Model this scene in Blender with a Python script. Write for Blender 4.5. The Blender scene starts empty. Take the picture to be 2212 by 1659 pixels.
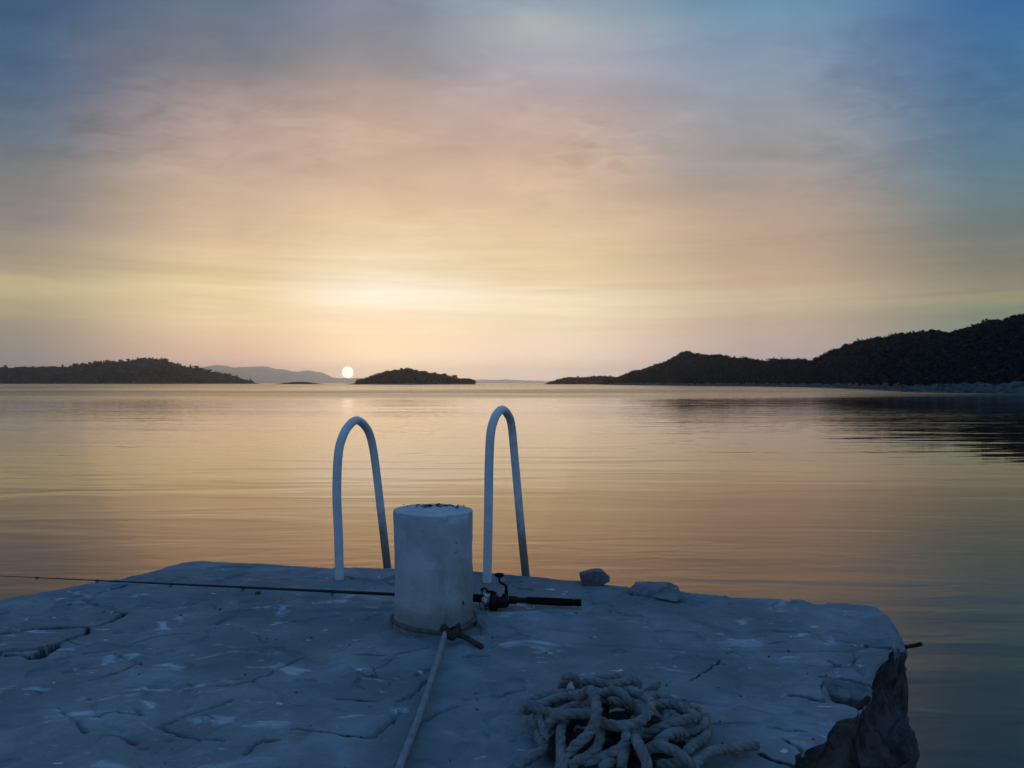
import bpy, math, random
import numpy as np
from mathutils import Vector

random.seed(7)
rng = np.random.default_rng(11)
sc = bpy.context.scene
C = sc.collection

# ------------------------------------------------------------------ survey of the place
F, U0, V0 = 1692.0, 1106.0, 827.0      # focal length and principal column/horizon row of the survey photo
EYE = 0.82                              # eye height above the pier deck (deck is z = 0)
SEA = -1.2                              # sea level


def on(u, v, z=0.0):
    """survey sighting -> point at height z"""
    y = (EYE - z) * F / (v - V0)
    return np.array([(u - U0) / F * y, y, z])


def at(u, v, y):
    """survey sighting -> point at distance y"""
    return np.array([(u - U0) / F * y, y, EYE - (v - V0) / F * y])


# ------------------------------------------------------------------ helpers
def mesh(name, V, faces, mat, parent=None, smooth=True):
    """V (n,3); faces: list of index arrays (m,k)"""
    if isinstance(faces, np.ndarray):
        faces = [faces]
    V = np.asarray(V, np.float32)
    me = bpy.data.meshes.new(name)
    me.vertices.add(len(V))
    me.vertices.foreach_set('co', V.ravel())
    loops = np.concatenate([f.ravel() for f in faces]).astype(np.int32)
    tot = np.concatenate([np.full(len(f), f.shape[1]) for f in faces]).astype(np.int32)
    start = np.concatenate([[0], np.cumsum(tot)[:-1]]).astype(np.int32)
    me.loops.add(len(loops))
    me.loops.foreach_set('vertex_index', loops)
    me.polygons.add(len(tot))
    me.polygons.foreach_set('loop_start', start)
    me.polygons.foreach_set('loop_total', tot)
    if smooth:
        me.polygons.foreach_set('use_smooth', np.ones(len(tot), bool))
    me.update(calc_edges=True)
    me.validate()
    me.materials.append(mat)
    o = bpy.data.objects.new(name, me)
    C.objects.link(o)
    if parent is not None:
        o.parent = parent
    return o


def tag(o, label=None, cat=None, group=None, kind=None):
    if label:
        o['label'] = label
    if cat:
        o['category'] = cat
    if group:
        o['group'] = group
    if kind:
        o['kind'] = kind
    return o


def empty(name, loc=(0, 0, 0)):
    o = bpy.data.objects.new(name, None)
    o.location = loc
    o.empty_display_size = 0.1
    C.objects.link(o)
    return o


class Bag:
    """collects pieces of one mesh"""
    def __init__(s):
        s.V, s.Q, s.T, s.n = [], [], [], 0

    def add(s, V, Q=None, T=None):
        V = np.asarray(V, float)
        if Q is not None and len(Q):
            s.Q.append(np.asarray(Q) + s.n)
        if T is not None and len(T):
            s.T.append(np.asarray(T) + s.n)
        s.V.append(V)
        s.n += len(V)

    def build(s, name, mat, parent=None, smooth=True, origin=None):
        V = np.concatenate(s.V)
        if origin is not None:
            V = V - np.asarray(origin)
        f = []
        if s.Q:
            f.append(np.concatenate(s.Q))
        if s.T:
            f.append(np.concatenate(s.T))
        o = mesh(name, V, f, mat, parent, smooth)
        if origin is not None:
            o.location = origin
        return o


def hsh(ix, iy, iz, seed):
    h = (ix.astype(np.int64) * 374761393 + iy.astype(np.int64) * 668265263 + iz.astype(np.int64) * 2147483647 + seed * 1274126177) & 0xFFFFFFFF
    h = ((h ^ (h >> 13)) * 1274126177) & 0xFFFFFFFF
    h = ((h ^ (h >> 16)) * 2246822519) & 0xFFFFFFFF
    h = h ^ (h >> 15)
    return (h & 0xFFFFFF) / float(0xFFFFFF)


def vn(P, seed=0):
    """value noise, P (n,3) or (n,2), range -1..1"""
    P = np.asarray(P, float)
    if P.shape[1] == 2:
        P = np.column_stack([P, np.zeros(len(P))])
    I = np.floor(P).astype(np.int64)
    f = P - I
    f = f * f * f * (f * (f * 6 - 15) + 10)
    r = 0
    for dx in (0, 1):
        wx = f[:, 0] if dx else 1 - f[:, 0]
        for dy in (0, 1):
            wy = f[:, 1] if dy else 1 - f[:, 1]
            for dz in (0, 1):
                wz = f[:, 2] if dz else 1 - f[:, 2]
                r = r + wx * wy * wz * hsh(I[:, 0] + dx, I[:, 1] + dy, I[:, 2] + dz, seed)
    return r * 2 - 1


def fbm(P, seed=0, oct=4, gain=0.5):
    P = np.asarray(P, float)
    a, r, s = 1.0, 0, 0
    for k in range(oct):
        r = r + a * vn(P * 2.03 ** k + 17.3 * k, seed + k)
        s += a
        a *= gain
    return r / s


def blocks(P, seed=0):
    """distance to nearest jittered cell point and that cell's random value"""
    I = np.floor(P).astype(np.int64)
    b1 = np.full(len(P), 9.0)
    val = np.zeros(len(P))
    for dx in (-1, 0, 1):
        for dy in (-1, 0, 1):
            for dz in (-1, 0, 1):
                J = I + [dx, dy, dz]
                c = J + np.column_stack([hsh(J[:, 0], J[:, 1], J[:, 2], seed + q) for q in (1, 2, 3)])
                d = np.linalg.norm(P - c, axis=1)
                m = d < b1
                b1 = np.where(m, d, b1)
                val = np.where(m, hsh(J[:, 0], J[:, 1], J[:, 2], seed + 7), val)
    return b1, val


def sst(x, a, b):
    t = np.clip((x - a) / (b - a), 0, 1)
    return t * t * (3 - 2 * t)


def catmull(P, ds):
    """smooth curve through P, resampled at spacing ds"""
    P = np.asarray(P, float)
    Q = np.vstack([2 * P[0] - P[1], P, 2 * P[-1] - P[-2]])
    out = []
    t = np.linspace(0, 1, 40, endpoint=False)[:, None]
    for i in range(1, len(Q) - 2):
        a, b, c, d = Q[i - 1], Q[i], Q[i + 1], Q[i + 2]
        out.append(0.5 * (2 * b + (c - a) * t + (2 * a - 5 * b + 4 * c - d) * t ** 2 + (3 * b - a - 3 * c + d) * t ** 3))
    out.append(P[-1:])
    S = np.vstack(out)
    L = np.concatenate([[0], np.cumsum(np.linalg.norm(np.diff(S, axis=0), axis=1))])
    n = max(3, int(L[-1] / ds) + 1)
    s = np.linspace(0, L[-1], n)
    return np.column_stack([np.interp(s, L, S[:, k]) for k in range(3)]), s


def frames(S):
    T = np.gradient(S, axis=0)
    T /= np.linalg.norm(T, axis=1)[:, None] + 1e-12
    n = np.cross(T[0], [0.13, 0.2, 0.97])
    n /= np.linalg.norm(n)
    Ns = [n]
    for i in range(1, len(S)):
        n = n - T[i] * np.dot(n, T[i])
        n /= np.linalg.norm(n) + 1e-12
        Ns.append(n)
    Ns = np.array(Ns)
    return T, Ns, np.cross(T, Ns)


def sweep(bag, P, rad, ds=0.01, n=16, caps=True):
    """round tube along a smooth path; rad is a number or a list of (fraction, radius)"""
    S, s = catmull(P, ds)
    T, A, B = frames(S)
    if np.isscalar(rad):
        R = np.full(len(S), float(rad))
    else:
        r = np.array(rad, float)
        R = np.interp(s / s[-1], r[:, 0], r[:, 1])
    a = np.linspace(0, 2 * math.pi, n, endpoint=False)
    V = S[:, None, :] + R[:, None, None] * (np.cos(a)[None, :, None] * A[:, None, :] + np.sin(a)[None, :, None] * B[:, None, :])
    add_rings(bag, V, S, caps)


def add_rings(bag, V, S, caps=True):
    m, n = V.shape[:2]
    idx = np.arange(m * n).reshape(m, n)
    nx = np.roll(idx, -1, axis=1)
    Q = np.stack([idx[:-1], nx[:-1], nx[1:], idx[1:]], -1).reshape(-1, 4)
    W = V.reshape(-1, 3)
    Tt = []
    if caps:
        W = np.vstack([W, S[0], S[-1]])
        k = m * n
        Tt = np.vstack([np.stack([np.full(n, k), nx[0], idx[0]], -1), np.stack([np.full(n, k + 1), idx[-1], nx[-1]], -1)])
    bag.add(W, Q, Tt if caps else None)


def laid_rope(bag, P, R, pitch, ds=0.0035, n=27, twist0=0.0, fuzz=0.03):
    """three-strand laid rope along a smooth path"""
    S, s = catmull(P, ds)
    # small irregularity of a used rope
    S = S + R * 0.10 * np.column_stack([vn(np.column_stack([s * 22, s * 0 + k * 9.1]), 50 + k) for k in range(3)])
    T, A, B = frames(S)
    a = np.linspace(0, 2 * math.pi, n, endpoint=False)
    tw = twist0 + 2 * math.pi * s / pitch
    ph = ((a[None, :] - tw[:, None] + math.pi / 3) % (2 * math.pi / 3) - math.pi / 3) / (math.pi / 3)
    rr = R * (1 - 0.10 * ph ** 2 - 0.20 * sst(np.abs(ph), 0.62, 1.0))
    rr = rr * (1 + fuzz * vn(np.column_stack([np.repeat(s * 400, n), np.tile(a * 4, len(s))]), 71).reshape(len(s), n))
    e = np.minimum(np.minimum(s, s[-1] - s) / (R * 0.8), 1)
    rr = rr * np.sqrt(np.clip(1 - (1 - e) ** 2, 0.02, 1))[:, None]
    V = S[:, None, :] + rr[:, :, None] * (np.cos(a)[None, :, None] * A[:, None, :] + np.sin(a)[None, :, None] * B[:, None, :])
    add_rings(bag, V, S, True)


def lathe(bag, prof, n=24, axis='z', at_=(0, 0, 0), frame=None):
    """profile (r, h) turned about an axis; frame = (xdir, ydir, zdir) columns"""
    a = np.linspace(0, 2 * math.pi, n, endpoint=False)
    pr = np.array(prof, float)
    V = np.stack([pr[:, 0:1] * np.cos(a), pr[:, 0:1] * np.sin(a), np.repeat(pr[:, 1:2], n, 1)], -1)
    S = np.column_stack([np.zeros(len(pr)), np.zeros(len(pr)), pr[:, 1]])
    if frame is not None:
        M = np.array(frame, float)
        V = V @ M
        S = S @ M
    V = V + np.array(at_)
    S = S + np.array(at_)
    add_rings(bag, V, S, True)


def ico(sub):
    import bmesh
    bm = bmesh.new()
    bmesh.ops.create_icosphere(bm, subdivisions=sub, radius=1)
    V = np.array([v.co[:] for v in bm.verts])
    T = np.array([[v.index for v in f.verts] for f in bm.faces])
    bm.free()
    return V, T


ICO4, ICO3, ICO1 = ico(5), ico(3), ico(1)


def hull_stone(name, pts, mat, origin, rough=0.004, scale=60, seed=3, parent=None, wear=0.22):
    """a broken stone: hull of the corner points, edges worn and faces roughened"""
    import bmesh
    bm = bmesh.new()
    for p in pts:
        bm.verts.new(p)
    bmesh.ops.convex_hull(bm, input=bm.verts)
    bmesh.ops.delete(bm, geom=[v for v in bm.verts if not v.link_faces], context='VERTS')
    size = max((v.co - w.co).length for v in bm.verts for w in bm.verts)
    bmesh.ops.triangulate(bm, faces=bm.faces)
    for k in range(5):
        long_ = [e for e in bm.edges if e.calc_length() > size * 0.035]
        if not long_:
            break
        bmesh.ops.subdivide_edges(bm, edges=long_, cuts=1)
        bmesh.ops.triangulate(bm, faces=bm.faces)
    for k in range(2):
        bmesh.ops.smooth_vert(bm, verts=bm.verts, factor=wear, use_axis_x=True, use_axis_y=True, use_axis_z=True)
    bm.normal_update()
    V = np.array([v.co[:] for v in bm.verts])
    Nn = np.array([v.normal[:] for v in bm.verts])
    V = V + Nn * (rough * fbm(V * scale, seed, 4))[:, None] + Nn * (rough * 1.5 * fbm(V * scale * 0.3, seed + 9, 2))[:, None]
    T = np.array([[v.index for v in f.verts] for f in bm.faces])
    bm.free()
    o = mesh(name, V, T, mat, parent, smooth=True)
    o.location = origin
    return o


# ------------------------------------------------------------------ materials
def material(name):
    m = bpy.data.materials.new(name)
    m.use_nodes = True
    nt = m.node_tree
    b = nt.nodes.get('Principled BSDF')
    return m, nt, b


class NG:
    """small helper for wiring nodes"""
    def __init__(s, nt):
        s.nt = nt

    def node(s, typ, **kw):
        n = s.nt.nodes.new(typ)
        for k, v in kw.items():
            setattr(n, k, v)
        return n

    def put(s, sock, v):
        if isinstance(v, bpy.types.NodeSocket):
            s.nt.links.new(v, sock)
        elif v is not None:
            sock.default_value = v

    def math(s, op, a, b=None, c=None, clamp=False):
        n = s.node('ShaderNodeMath', operation=op, use_clamp=clamp)
        s.put(n.inputs[0], a)
        s.put(n.inputs[1], b)
        s.put(n.inputs[2], c)
        return n.outputs[0]

    def ss(s, x, a, b, lo=0.0, hi=1.0):
        n = s.node('ShaderNodeMapRange', interpolation_type='SMOOTHSTEP')
        s.put(n.inputs[0], x)
        n.inputs[1].default_value = a
        n.inputs[2].default_value = b
        n.inputs[3].default_value = lo
        n.inputs[4].default_value = hi
        return n.outputs[0]

    def xyz(s, x, y, z):
        n = s.node('ShaderNodeCombineXYZ')
        s.put(n.inputs[0], x)
        s.put(n.inputs[1], y)
        s.put(n.inputs[2], z)
        return n.outputs[0]

    def noise(s, vec, scale, detail=4.0, rough=0.5, dist=0.0):
        n = s.node('ShaderNodeTexNoise')
        s.put(n.inputs['Vector'], vec)
        n.inputs['Scale'].default_value = scale
        n.inputs['Detail'].default_value = detail
        n.inputs['Roughness'].default_value = rough
        n.inputs['Distortion'].default_value = dist
        return n.outputs['Fac']

    def scaled(s, vec, sx, sy, sz, rot=0.0):
        n = s.node('ShaderNodeMapping')
        s.put(n.inputs[0], vec)
        n.inputs['Rotation'].default_value = (0, 0, rot)
        n.inputs['Scale'].default_value = (sx, sy, sz)
        return n.outputs[0]

    def mix(s, f, a, b, blend='MIX'):
        n = s.node('ShaderNodeMix', data_type='RGBA', blend_type=blend)
        s.put(n.inputs[0], f)
        for k, v in ((6, a), (7, b)):
            if isinstance(v, tuple) and len(v) == 3:
                v = v + (1.0,)
            s.put(n.inputs[k], v)
        return n.outputs[2]

    def bump(s, h, dist, strength=1.0, normal=None):
        n = s.node('ShaderNodeBump')
        n.inputs['Strength'].default_value = strength
        n.inputs['Distance'].default_value = dist
        s.put(n.inputs['Height'], h)
        if normal is not None:
            s.put(n.inputs['Normal'], normal)
        return n.outputs[0]

    def obj(s):
        return s.node('ShaderNodeTexCoord').outputs['Object']


def lin(c):
    return tuple(((x / 255) / 12.92 if x / 255 <= 0.04045 else ((x / 255 + 0.055) / 1.055) ** 2.4) for x in c)


def plain(name, col, rough=0.6, var=0.25, scale=8.0, bump=0.0, bscale=60.0, metallic=0.0, spec=0.5):
    m, nt, b = material(name)
    g = NG(nt)
    o = g.obj()
    n = g.noise(o, scale, 5)
    f = g.ss(n, 0.3, 0.7)
    dark = tuple(x * (1 - var) for x in col)
    lite = tuple(min(1, x * (1 + var)) for x in col)
    g.put(b.inputs['Base Color'], g.mix(f, dark, lite))
    b.inputs['Roughness'].default_value = rough
    b.inputs['Metallic'].default_value = metallic
    b.inputs['Specular IOR Level'].default_value = spec
    if bump:
        g.put(b.inputs['Normal'], g.bump(g.noise(o, bscale, 6, 0.6), bump))
    return m


def deck_material():
    m, nt, b = material('weathered_cement')
    g = NG(nt)
    o = g.obj()
    big = g.noise(o, 1.7, 4, 0.55, 0.6)
    mid = g.noise(o, 7.0, 6, 0.6, 0.4)
    fine = g.noise(o, 55.0, 6, 0.65)
    col = g.mix(g.ss(big, 0.35, 0.65), (0.18, 0.20, 0.21), (0.315, 0.34, 0.36))
    col = g.mix(g.ss(mid, 0.38, 0.62, 0.0, 0.6), col, (0.19, 0.20, 0.205))
    # worn remains of whitewash
    w1 = g.noise(g.scaled(o, 1.0, 1.6, 1.0, 0.2), 5.2, 7, 0.62, 0.8)
    w2 = g.noise(o, 1.3, 2)
    wm = g.math('MULTIPLY', g.ss(w1, 0.57, 0.67), g.ss(w2, 0.40, 0.56))
    col = g.mix(g.math('MULTIPLY', wm, 0.8), col, (0.62, 0.64, 0.66))
    w3 = g.noise(g.scaled(o, 1.2, 2.2, 1.0, -0.3), 11.0, 4, 0.55, 0.5)
    col = g.mix(g.ss(w3, 0.675, 0.71), col, (0.66, 0.68, 0.70))
    # dirt specks and stains
    d1 = g.noise(o, 26.0, 3, 0.5)
    col = g.mix(g.ss(d1, 0.70, 0.76, 0.0, 0.7), col, (0.06, 0.055, 0.05))
    d2 = g.noise(g.scaled(o, 1, 1, 1, 0.7), 3.1, 6, 0.7, 1.0)
    col = g.mix(g.ss(d2, 0.58, 0.74, 0.0, 0.45), col, (0.12, 0.115, 0.11))
    # fine joints between the flags, hairline cracks, grit
    wv = g.node('ShaderNodeVectorMath', operation='MULTIPLY_ADD')
    nv = g.node('ShaderNodeTexNoise')
    g.put(nv.inputs['Vector'], o)
    nv.inputs['Scale'].default_value = 3.2
    nv.inputs['Detail'].default_value = 6.0
    g.put(wv.inputs[0], nv.outputs['Color'])
    wv.inputs[1].default_value = (0.30, 0.30, 0.0)
    g.put(wv.inputs[2], o)
    def lines(scale, w, seed, lo, hi):
        v = g.node('ShaderNodeTexVoronoi', feature='DISTANCE_TO_EDGE')
        g.put(v.inputs['Vector'], g.scaled(wv.outputs[0], 0.75, 1.25, 0.0, seed))
        v.inputs['Scale'].default_value = scale
        k = g.noise(g.scaled(o, 1, 1, 1, seed * 2), 2.3, 3.0, 0.6)
        return g.math('MULTIPLY', g.ss(v.outputs['Distance'], w, w * 0.3), g.ss(k, lo, hi))
    j1 = lines(1.6, 0.008, 0.4, 0.48, 0.62)
    j2 = lines(4.3, 0.013, 1.9, 0.60, 0.70)
    joint = g.math('MAXIMUM', j1, g.math('MULTIPLY', j2, 0.8))
    col = g.mix(g.math('MULTIPLY', joint, 0.55), col, (0.075, 0.07, 0.065))
    grit = g.noise(o, 230.0, 3, 0.7)
    col = g.mix(g.ss(grit, 0.40, 0.32, 0.0, 0.6), col, (0.09, 0.085, 0.08))
    col = g.mix(g.ss(grit, 0.66, 0.72, 0.0, 0.5), col, (0.50, 0.51, 0.52))
    # darker colour along the cracks
    ca = g.node('ShaderNodeAttribute', attribute_name='crack_dark')
    col = g.mix(g.math('MULTIPLY', ca.outputs['Fac'], 0.85), col, (0.055, 0.050, 0.045))
    # raw broken concrete where the skin has come off
    geo = g.node('ShaderNodeNewGeometry')
    sn = g.node('ShaderNodeSeparateXYZ')
    g.put(sn.inputs[0], geo.outputs['Normal'])
    so_ = g.node('ShaderNodeSeparateXYZ')
    g.put(so_.inputs[0], o)
    raw = g.math('MAXIMUM', g.ss(sn.outputs[2], 0.45, 0.20), g.ss(so_.outputs[2], -0.034, -0.044))
    col = g.mix(raw, col, g.mix(mid, (0.05, 0.047, 0.044), (0.13, 0.124, 0.118)))
    g.put(b.inputs['Base Color'], col)
    b.inputs['Roughness'].default_value = 0.85
    b.inputs['Specular IOR Level'].default_value = 0.25
    jh = g.math('MULTIPLY', joint, -1.0)
    n0 = g.bump(jh, 0.006)
    n1 = g.bump(g.noise(o, 16.0, 7, 0.66, 0.3), 0.007, 1.0, n0)
    n2 = g.bump(fine, 0.0030, 1.0, n1)
    g.put(b.inputs['Normal'], n2)
    return m


def bollard_material():
    m, nt, b = material('whitewashed_concrete')
    g = NG(nt)
    o = g.obj()
    sep = g.node('ShaderNodeSeparateXYZ')
    g.put(sep.inputs[0], o)
    n = g.noise(o, 9.0, 6, 0.6, 0.3)
    col = g.mix(g.ss(n, 0.35, 0.68), (0.44, 0.46, 0.46), (0.58, 0.60, 0.60))
    streak = g.noise(g.scaled(o, 11, 11, 2.2), 1.0, 5, 0.6)
    low = g.math('SUBTRACT', streak, g.math('MULTIPLY', sep.outputs[2], 0.55))
    col = g.mix(g.ss(low, 0.42, 0.60, 0.0, 0.6), col, (0.25, 0.25, 0.215))
    base = g.math('ADD', g.math('MULTIPLY', n, 0.10), g.math('MULTIPLY', sep.outputs[2], -0.9))
    col = g.mix(g.ss(base, -0.04, 0.03, 0.0, 0.6), col, (0.20, 0.17, 0.15))
    pit = g.noise(o, 34.0, 3, 0.5)
    col = g.mix(g.ss(pit, 0.71, 0.76), col, (0.08, 0.07, 0.06))
    g.put(b.inputs['Base Color'], col)
    b.inputs['Roughness'].default_value = 0.85
    b.inputs['Specular IOR Level'].default_value = 0.25
    n1 = g.bump(g.noise(o, 16.0, 6, 0.6), 0.008)
    n2 = g.bump(g.noise(o, 120.0, 5, 0.6), 0.0012, 1.0, n1)
    g.put(b.inputs['Normal'], n2)
    return m


def rail_material():
    m, nt, b = material('white_painted_steel')
    g = NG(nt)
    o = g.obj()
    sep = g.node('ShaderNodeSeparateXYZ')
    g.put(sep.inputs[0], o)
    n = g.noise(o, 24.0, 5, 0.6)
    col = g.mix(g.ss(n, 0.3, 0.7), (0.66, 0.68, 0.70), (0.80, 0.81, 0.82))
    spots = g.noise(o, 38.0, 3, 0.55)
    rust = g.ss(spots, 0.71, 0.76)
    # salt-eaten paint towards the foot of the seaward legs
    far = g.math('MULTIPLY', g.ss(sep.outputs[1], 3.45, 3.52), g.ss(g.math('ADD', sep.outputs[2], g.math('MULTIPLY', n, 0.25)), 0.42, 0.16))
    rust = g.math('MAXIMUM', rust, g.math('MULTIPLY', far, 0.8))
    col = g.mix(rust, col, (0.13, 0.085, 0.04))
    g.put(b.inputs['Base Color'], col)
    b.inputs['Roughness'].default_value = 0.34
    g.put(b.inputs['Normal'], g.bump(n, 0.0012))
    return m


def rope_material(name, c1, c2, wet=None):
    m, nt, b = material(name)
    g = NG(nt)
    o = g.obj()
    n = g.noise(o, 30.0, 5, 0.6)
    f = g.noise(o, 420.0, 3, 0.6)
    col = g.mix(g.ss(n, 0.35, 0.65), c1, c2)
    col = g.mix(g.ss(f, 0.3, 0.7, 0.0, 0.35), col, tuple(x * 0.4 for x in c1))
    g.put(b.inputs['Base Color'], col)
    b.inputs['Roughness'].default_value = 0.9
    b.inputs['Specular IOR Level'].default_value = 0.15
    g.put(b.inputs['Normal'], g.bump(f, 0.0018))
    return m


def water_material():
    m, nt, b = material('sea_water')
    g = NG(nt)
    o = g.obj()
    sep = g.node('ShaderNodeSeparateXYZ')
    g.put(sep.inputs[0], o)
    b.inputs['Base Color'].default_value = (0.030, 0.014, 0.005, 1)
    b.inputs['Roughness'].default_value = 0.03
    b.inputs['IOR'].default_value = 2.45
    b.inputs['Specular Tint'].default_value = (1.0, 0.615, 0.33, 1)
    dist = sep.outputs[1]
    # slow swell, crests lying across the bay
    sw = g.noise(g.scaled(o, 0.22, 1.0, 1.0, 0.06), 0.9, 2.0, 0.45, 0.6)
    sw = g.math('MULTIPLY', sw, g.ss(g.noise(g.scaled(o, 0.05, 0.16, 1.0), 1.0, 3.0), 0.35, 0.65, 0.45, 1.25))
    sw2 = g.noise(g.scaled(o, 0.30, 1.0, 1.0, -0.12), 3.0, 2.0, 0.5, 0.5)
    calm = g.noise(g.scaled(o, 0.03, 0.10, 1.0, 0.1), 1.0, 3.0)
    sw2 = g.math('MULTIPLY', sw2, g.ss(calm, 0.38, 0.62, 0.25, 1.6))
    # breeze patches: finer, steeper ripples
    patch = g.noise(g.scaled(o, 0.0045, 0.020, 1.0, 0.05), 1.0, 3.0, 0.5, 0.3)
    pm = g.ss(patch, 0.44, 0.60)
    far = g.ss(dist, 35.0, 70.0)
    pm = g.math('MULTIPLY', pm, far)
    rp = g.noise(g.scaled(o, 0.5, 1.0, 1.0), 2.0, 2.0, 0.5)
    edge = g.noise(g.scaled(o, 0.008, 0.03, 1.0), 1.0, 3.0, 0.55)
    open_ = g.ss(g.math('ADD', dist, g.math('MULTIPLY', edge, 120.0)), 110.0, 240.0)
    rp_amp = g.math('ADD', g.math('ADD', g.math('MULTIPLY', pm, 0.05), g.math('MULTIPLY', open_, 0.045)), 0.0016)
    # ripples too fine to resolve far out show as a rougher sheen
    g.put(b.inputs['Roughness'], g.math('ADD', 0.03, g.math('ADD', g.math('MULTIPLY', open_, 0.15), g.math('MULTIPLY', pm, 0.10))))
    h = g.math('MULTIPLY', sw, 0.021)
    h = g.math('ADD', h, g.math('MULTIPLY', sw2, 0.0042))
    h = g.math('ADD', h, g.math('MULTIPLY', rp, rp_amp))
    g.put(b.inputs['Normal'], g.bump(h, 1.0))
    return m


def hill_material():
    m, nt, b = material('maquis_earth')
    g = NG(nt)
    o = g.obj()
    n = g.noise(o, 0.09, 6, 0.6)
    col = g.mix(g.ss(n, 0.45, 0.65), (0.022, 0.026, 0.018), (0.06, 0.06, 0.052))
    g.put(b.inputs['Base Color'], col)
    b.inputs['Roughness'].default_value = 0.95
    b.inputs['Specular IOR Level'].default_value = 0.1
    return m


def foliage_material():
    m, nt, b = material('dark_foliage')
    g = NG(nt)
    o = g.obj()
    n = g.noise(o, 0.35, 4, 0.6)
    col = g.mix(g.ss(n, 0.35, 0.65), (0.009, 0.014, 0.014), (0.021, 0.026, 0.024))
    g.put(b.inputs['Base Color'], col)
    b.inputs['Roughness'].default_value = 0.9
    b.inputs['Specular IOR Level'].default_value = 0.1
    return m


M = dict(
    deck=deck_material(), bollard=bollard_material(), rail=rail_material(),
    rope=rope_material('pale_mooring_rope', (0.30, 0.30, 0.29), (0.42, 0.42, 0.40)),
    coil=rope_material('old_hawser', (0.20, 0.20, 0.19), (0.34, 0.34, 0.32)),
    oldrope=rope_material('grimy_rope', (0.060, 0.047, 0.030), (0.10, 0.08, 0.055)),
    shaderope=rope_material('shade_dark_rope', (0.028, 0.022, 0.017), (0.05, 0.041, 0.032)),  # same rope, shade of the heap's inside put into the colour
    looprope=rope_material('grey_worn_rope', (0.13, 0.125, 0.115), (0.21, 0.205, 0.19)),
    water=water_material(), hill=hill_material(), leaf=foliage_material(),
    shore=plain('pale_shore_rock', (0.09, 0.09, 0.092), 0.9, 0.55, 0.8, 0.4, 1.5, spec=0.2),
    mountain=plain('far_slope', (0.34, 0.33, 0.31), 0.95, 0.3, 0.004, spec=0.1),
    stone=plain('grey_limestone', (0.19, 0.19, 0.19), 0.9, 0.35, 22.0, 0.003, 90.0, spec=0.2),
    darkstone=plain('brown_pebble', (0.09, 0.075, 0.06), 0.85, 0.3, 60.0, 0.002, 150.0, spec=0.3),
    black=plain('black_foam_grip', (0.010, 0.009, 0.008), 0.8, 0.2, 80.0, 0.0008, 300.0, spec=0.12),
    graphite=plain('graphite_blank', (0.020, 0.019, 0.020), 0.3, 0.2, 40.0, spec=0.5),
    reel=plain('black_reel_paint', (0.010, 0.009, 0.009), 0.4, 0.2, 60.0, spec=0.25),
    metal=plain('dull_steel', (0.45, 0.46, 0.48), 0.35, 0.2, 60.0, metallic=1.0),
    rust=plain('rusty_iron', (0.060, 0.030, 0.018), 0.9, 0.4, 60.0, 0.003, 160.0, spec=0.2),
    bark=plain('pine_bark', (0.06, 0.045, 0.032), 0.9, 0.3, 3.0),
)

# ------------------------------------------------------------------ sky
SUN_AZ, SUN_EL = math.radians(-11.85), math.radians(0.76)


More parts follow.
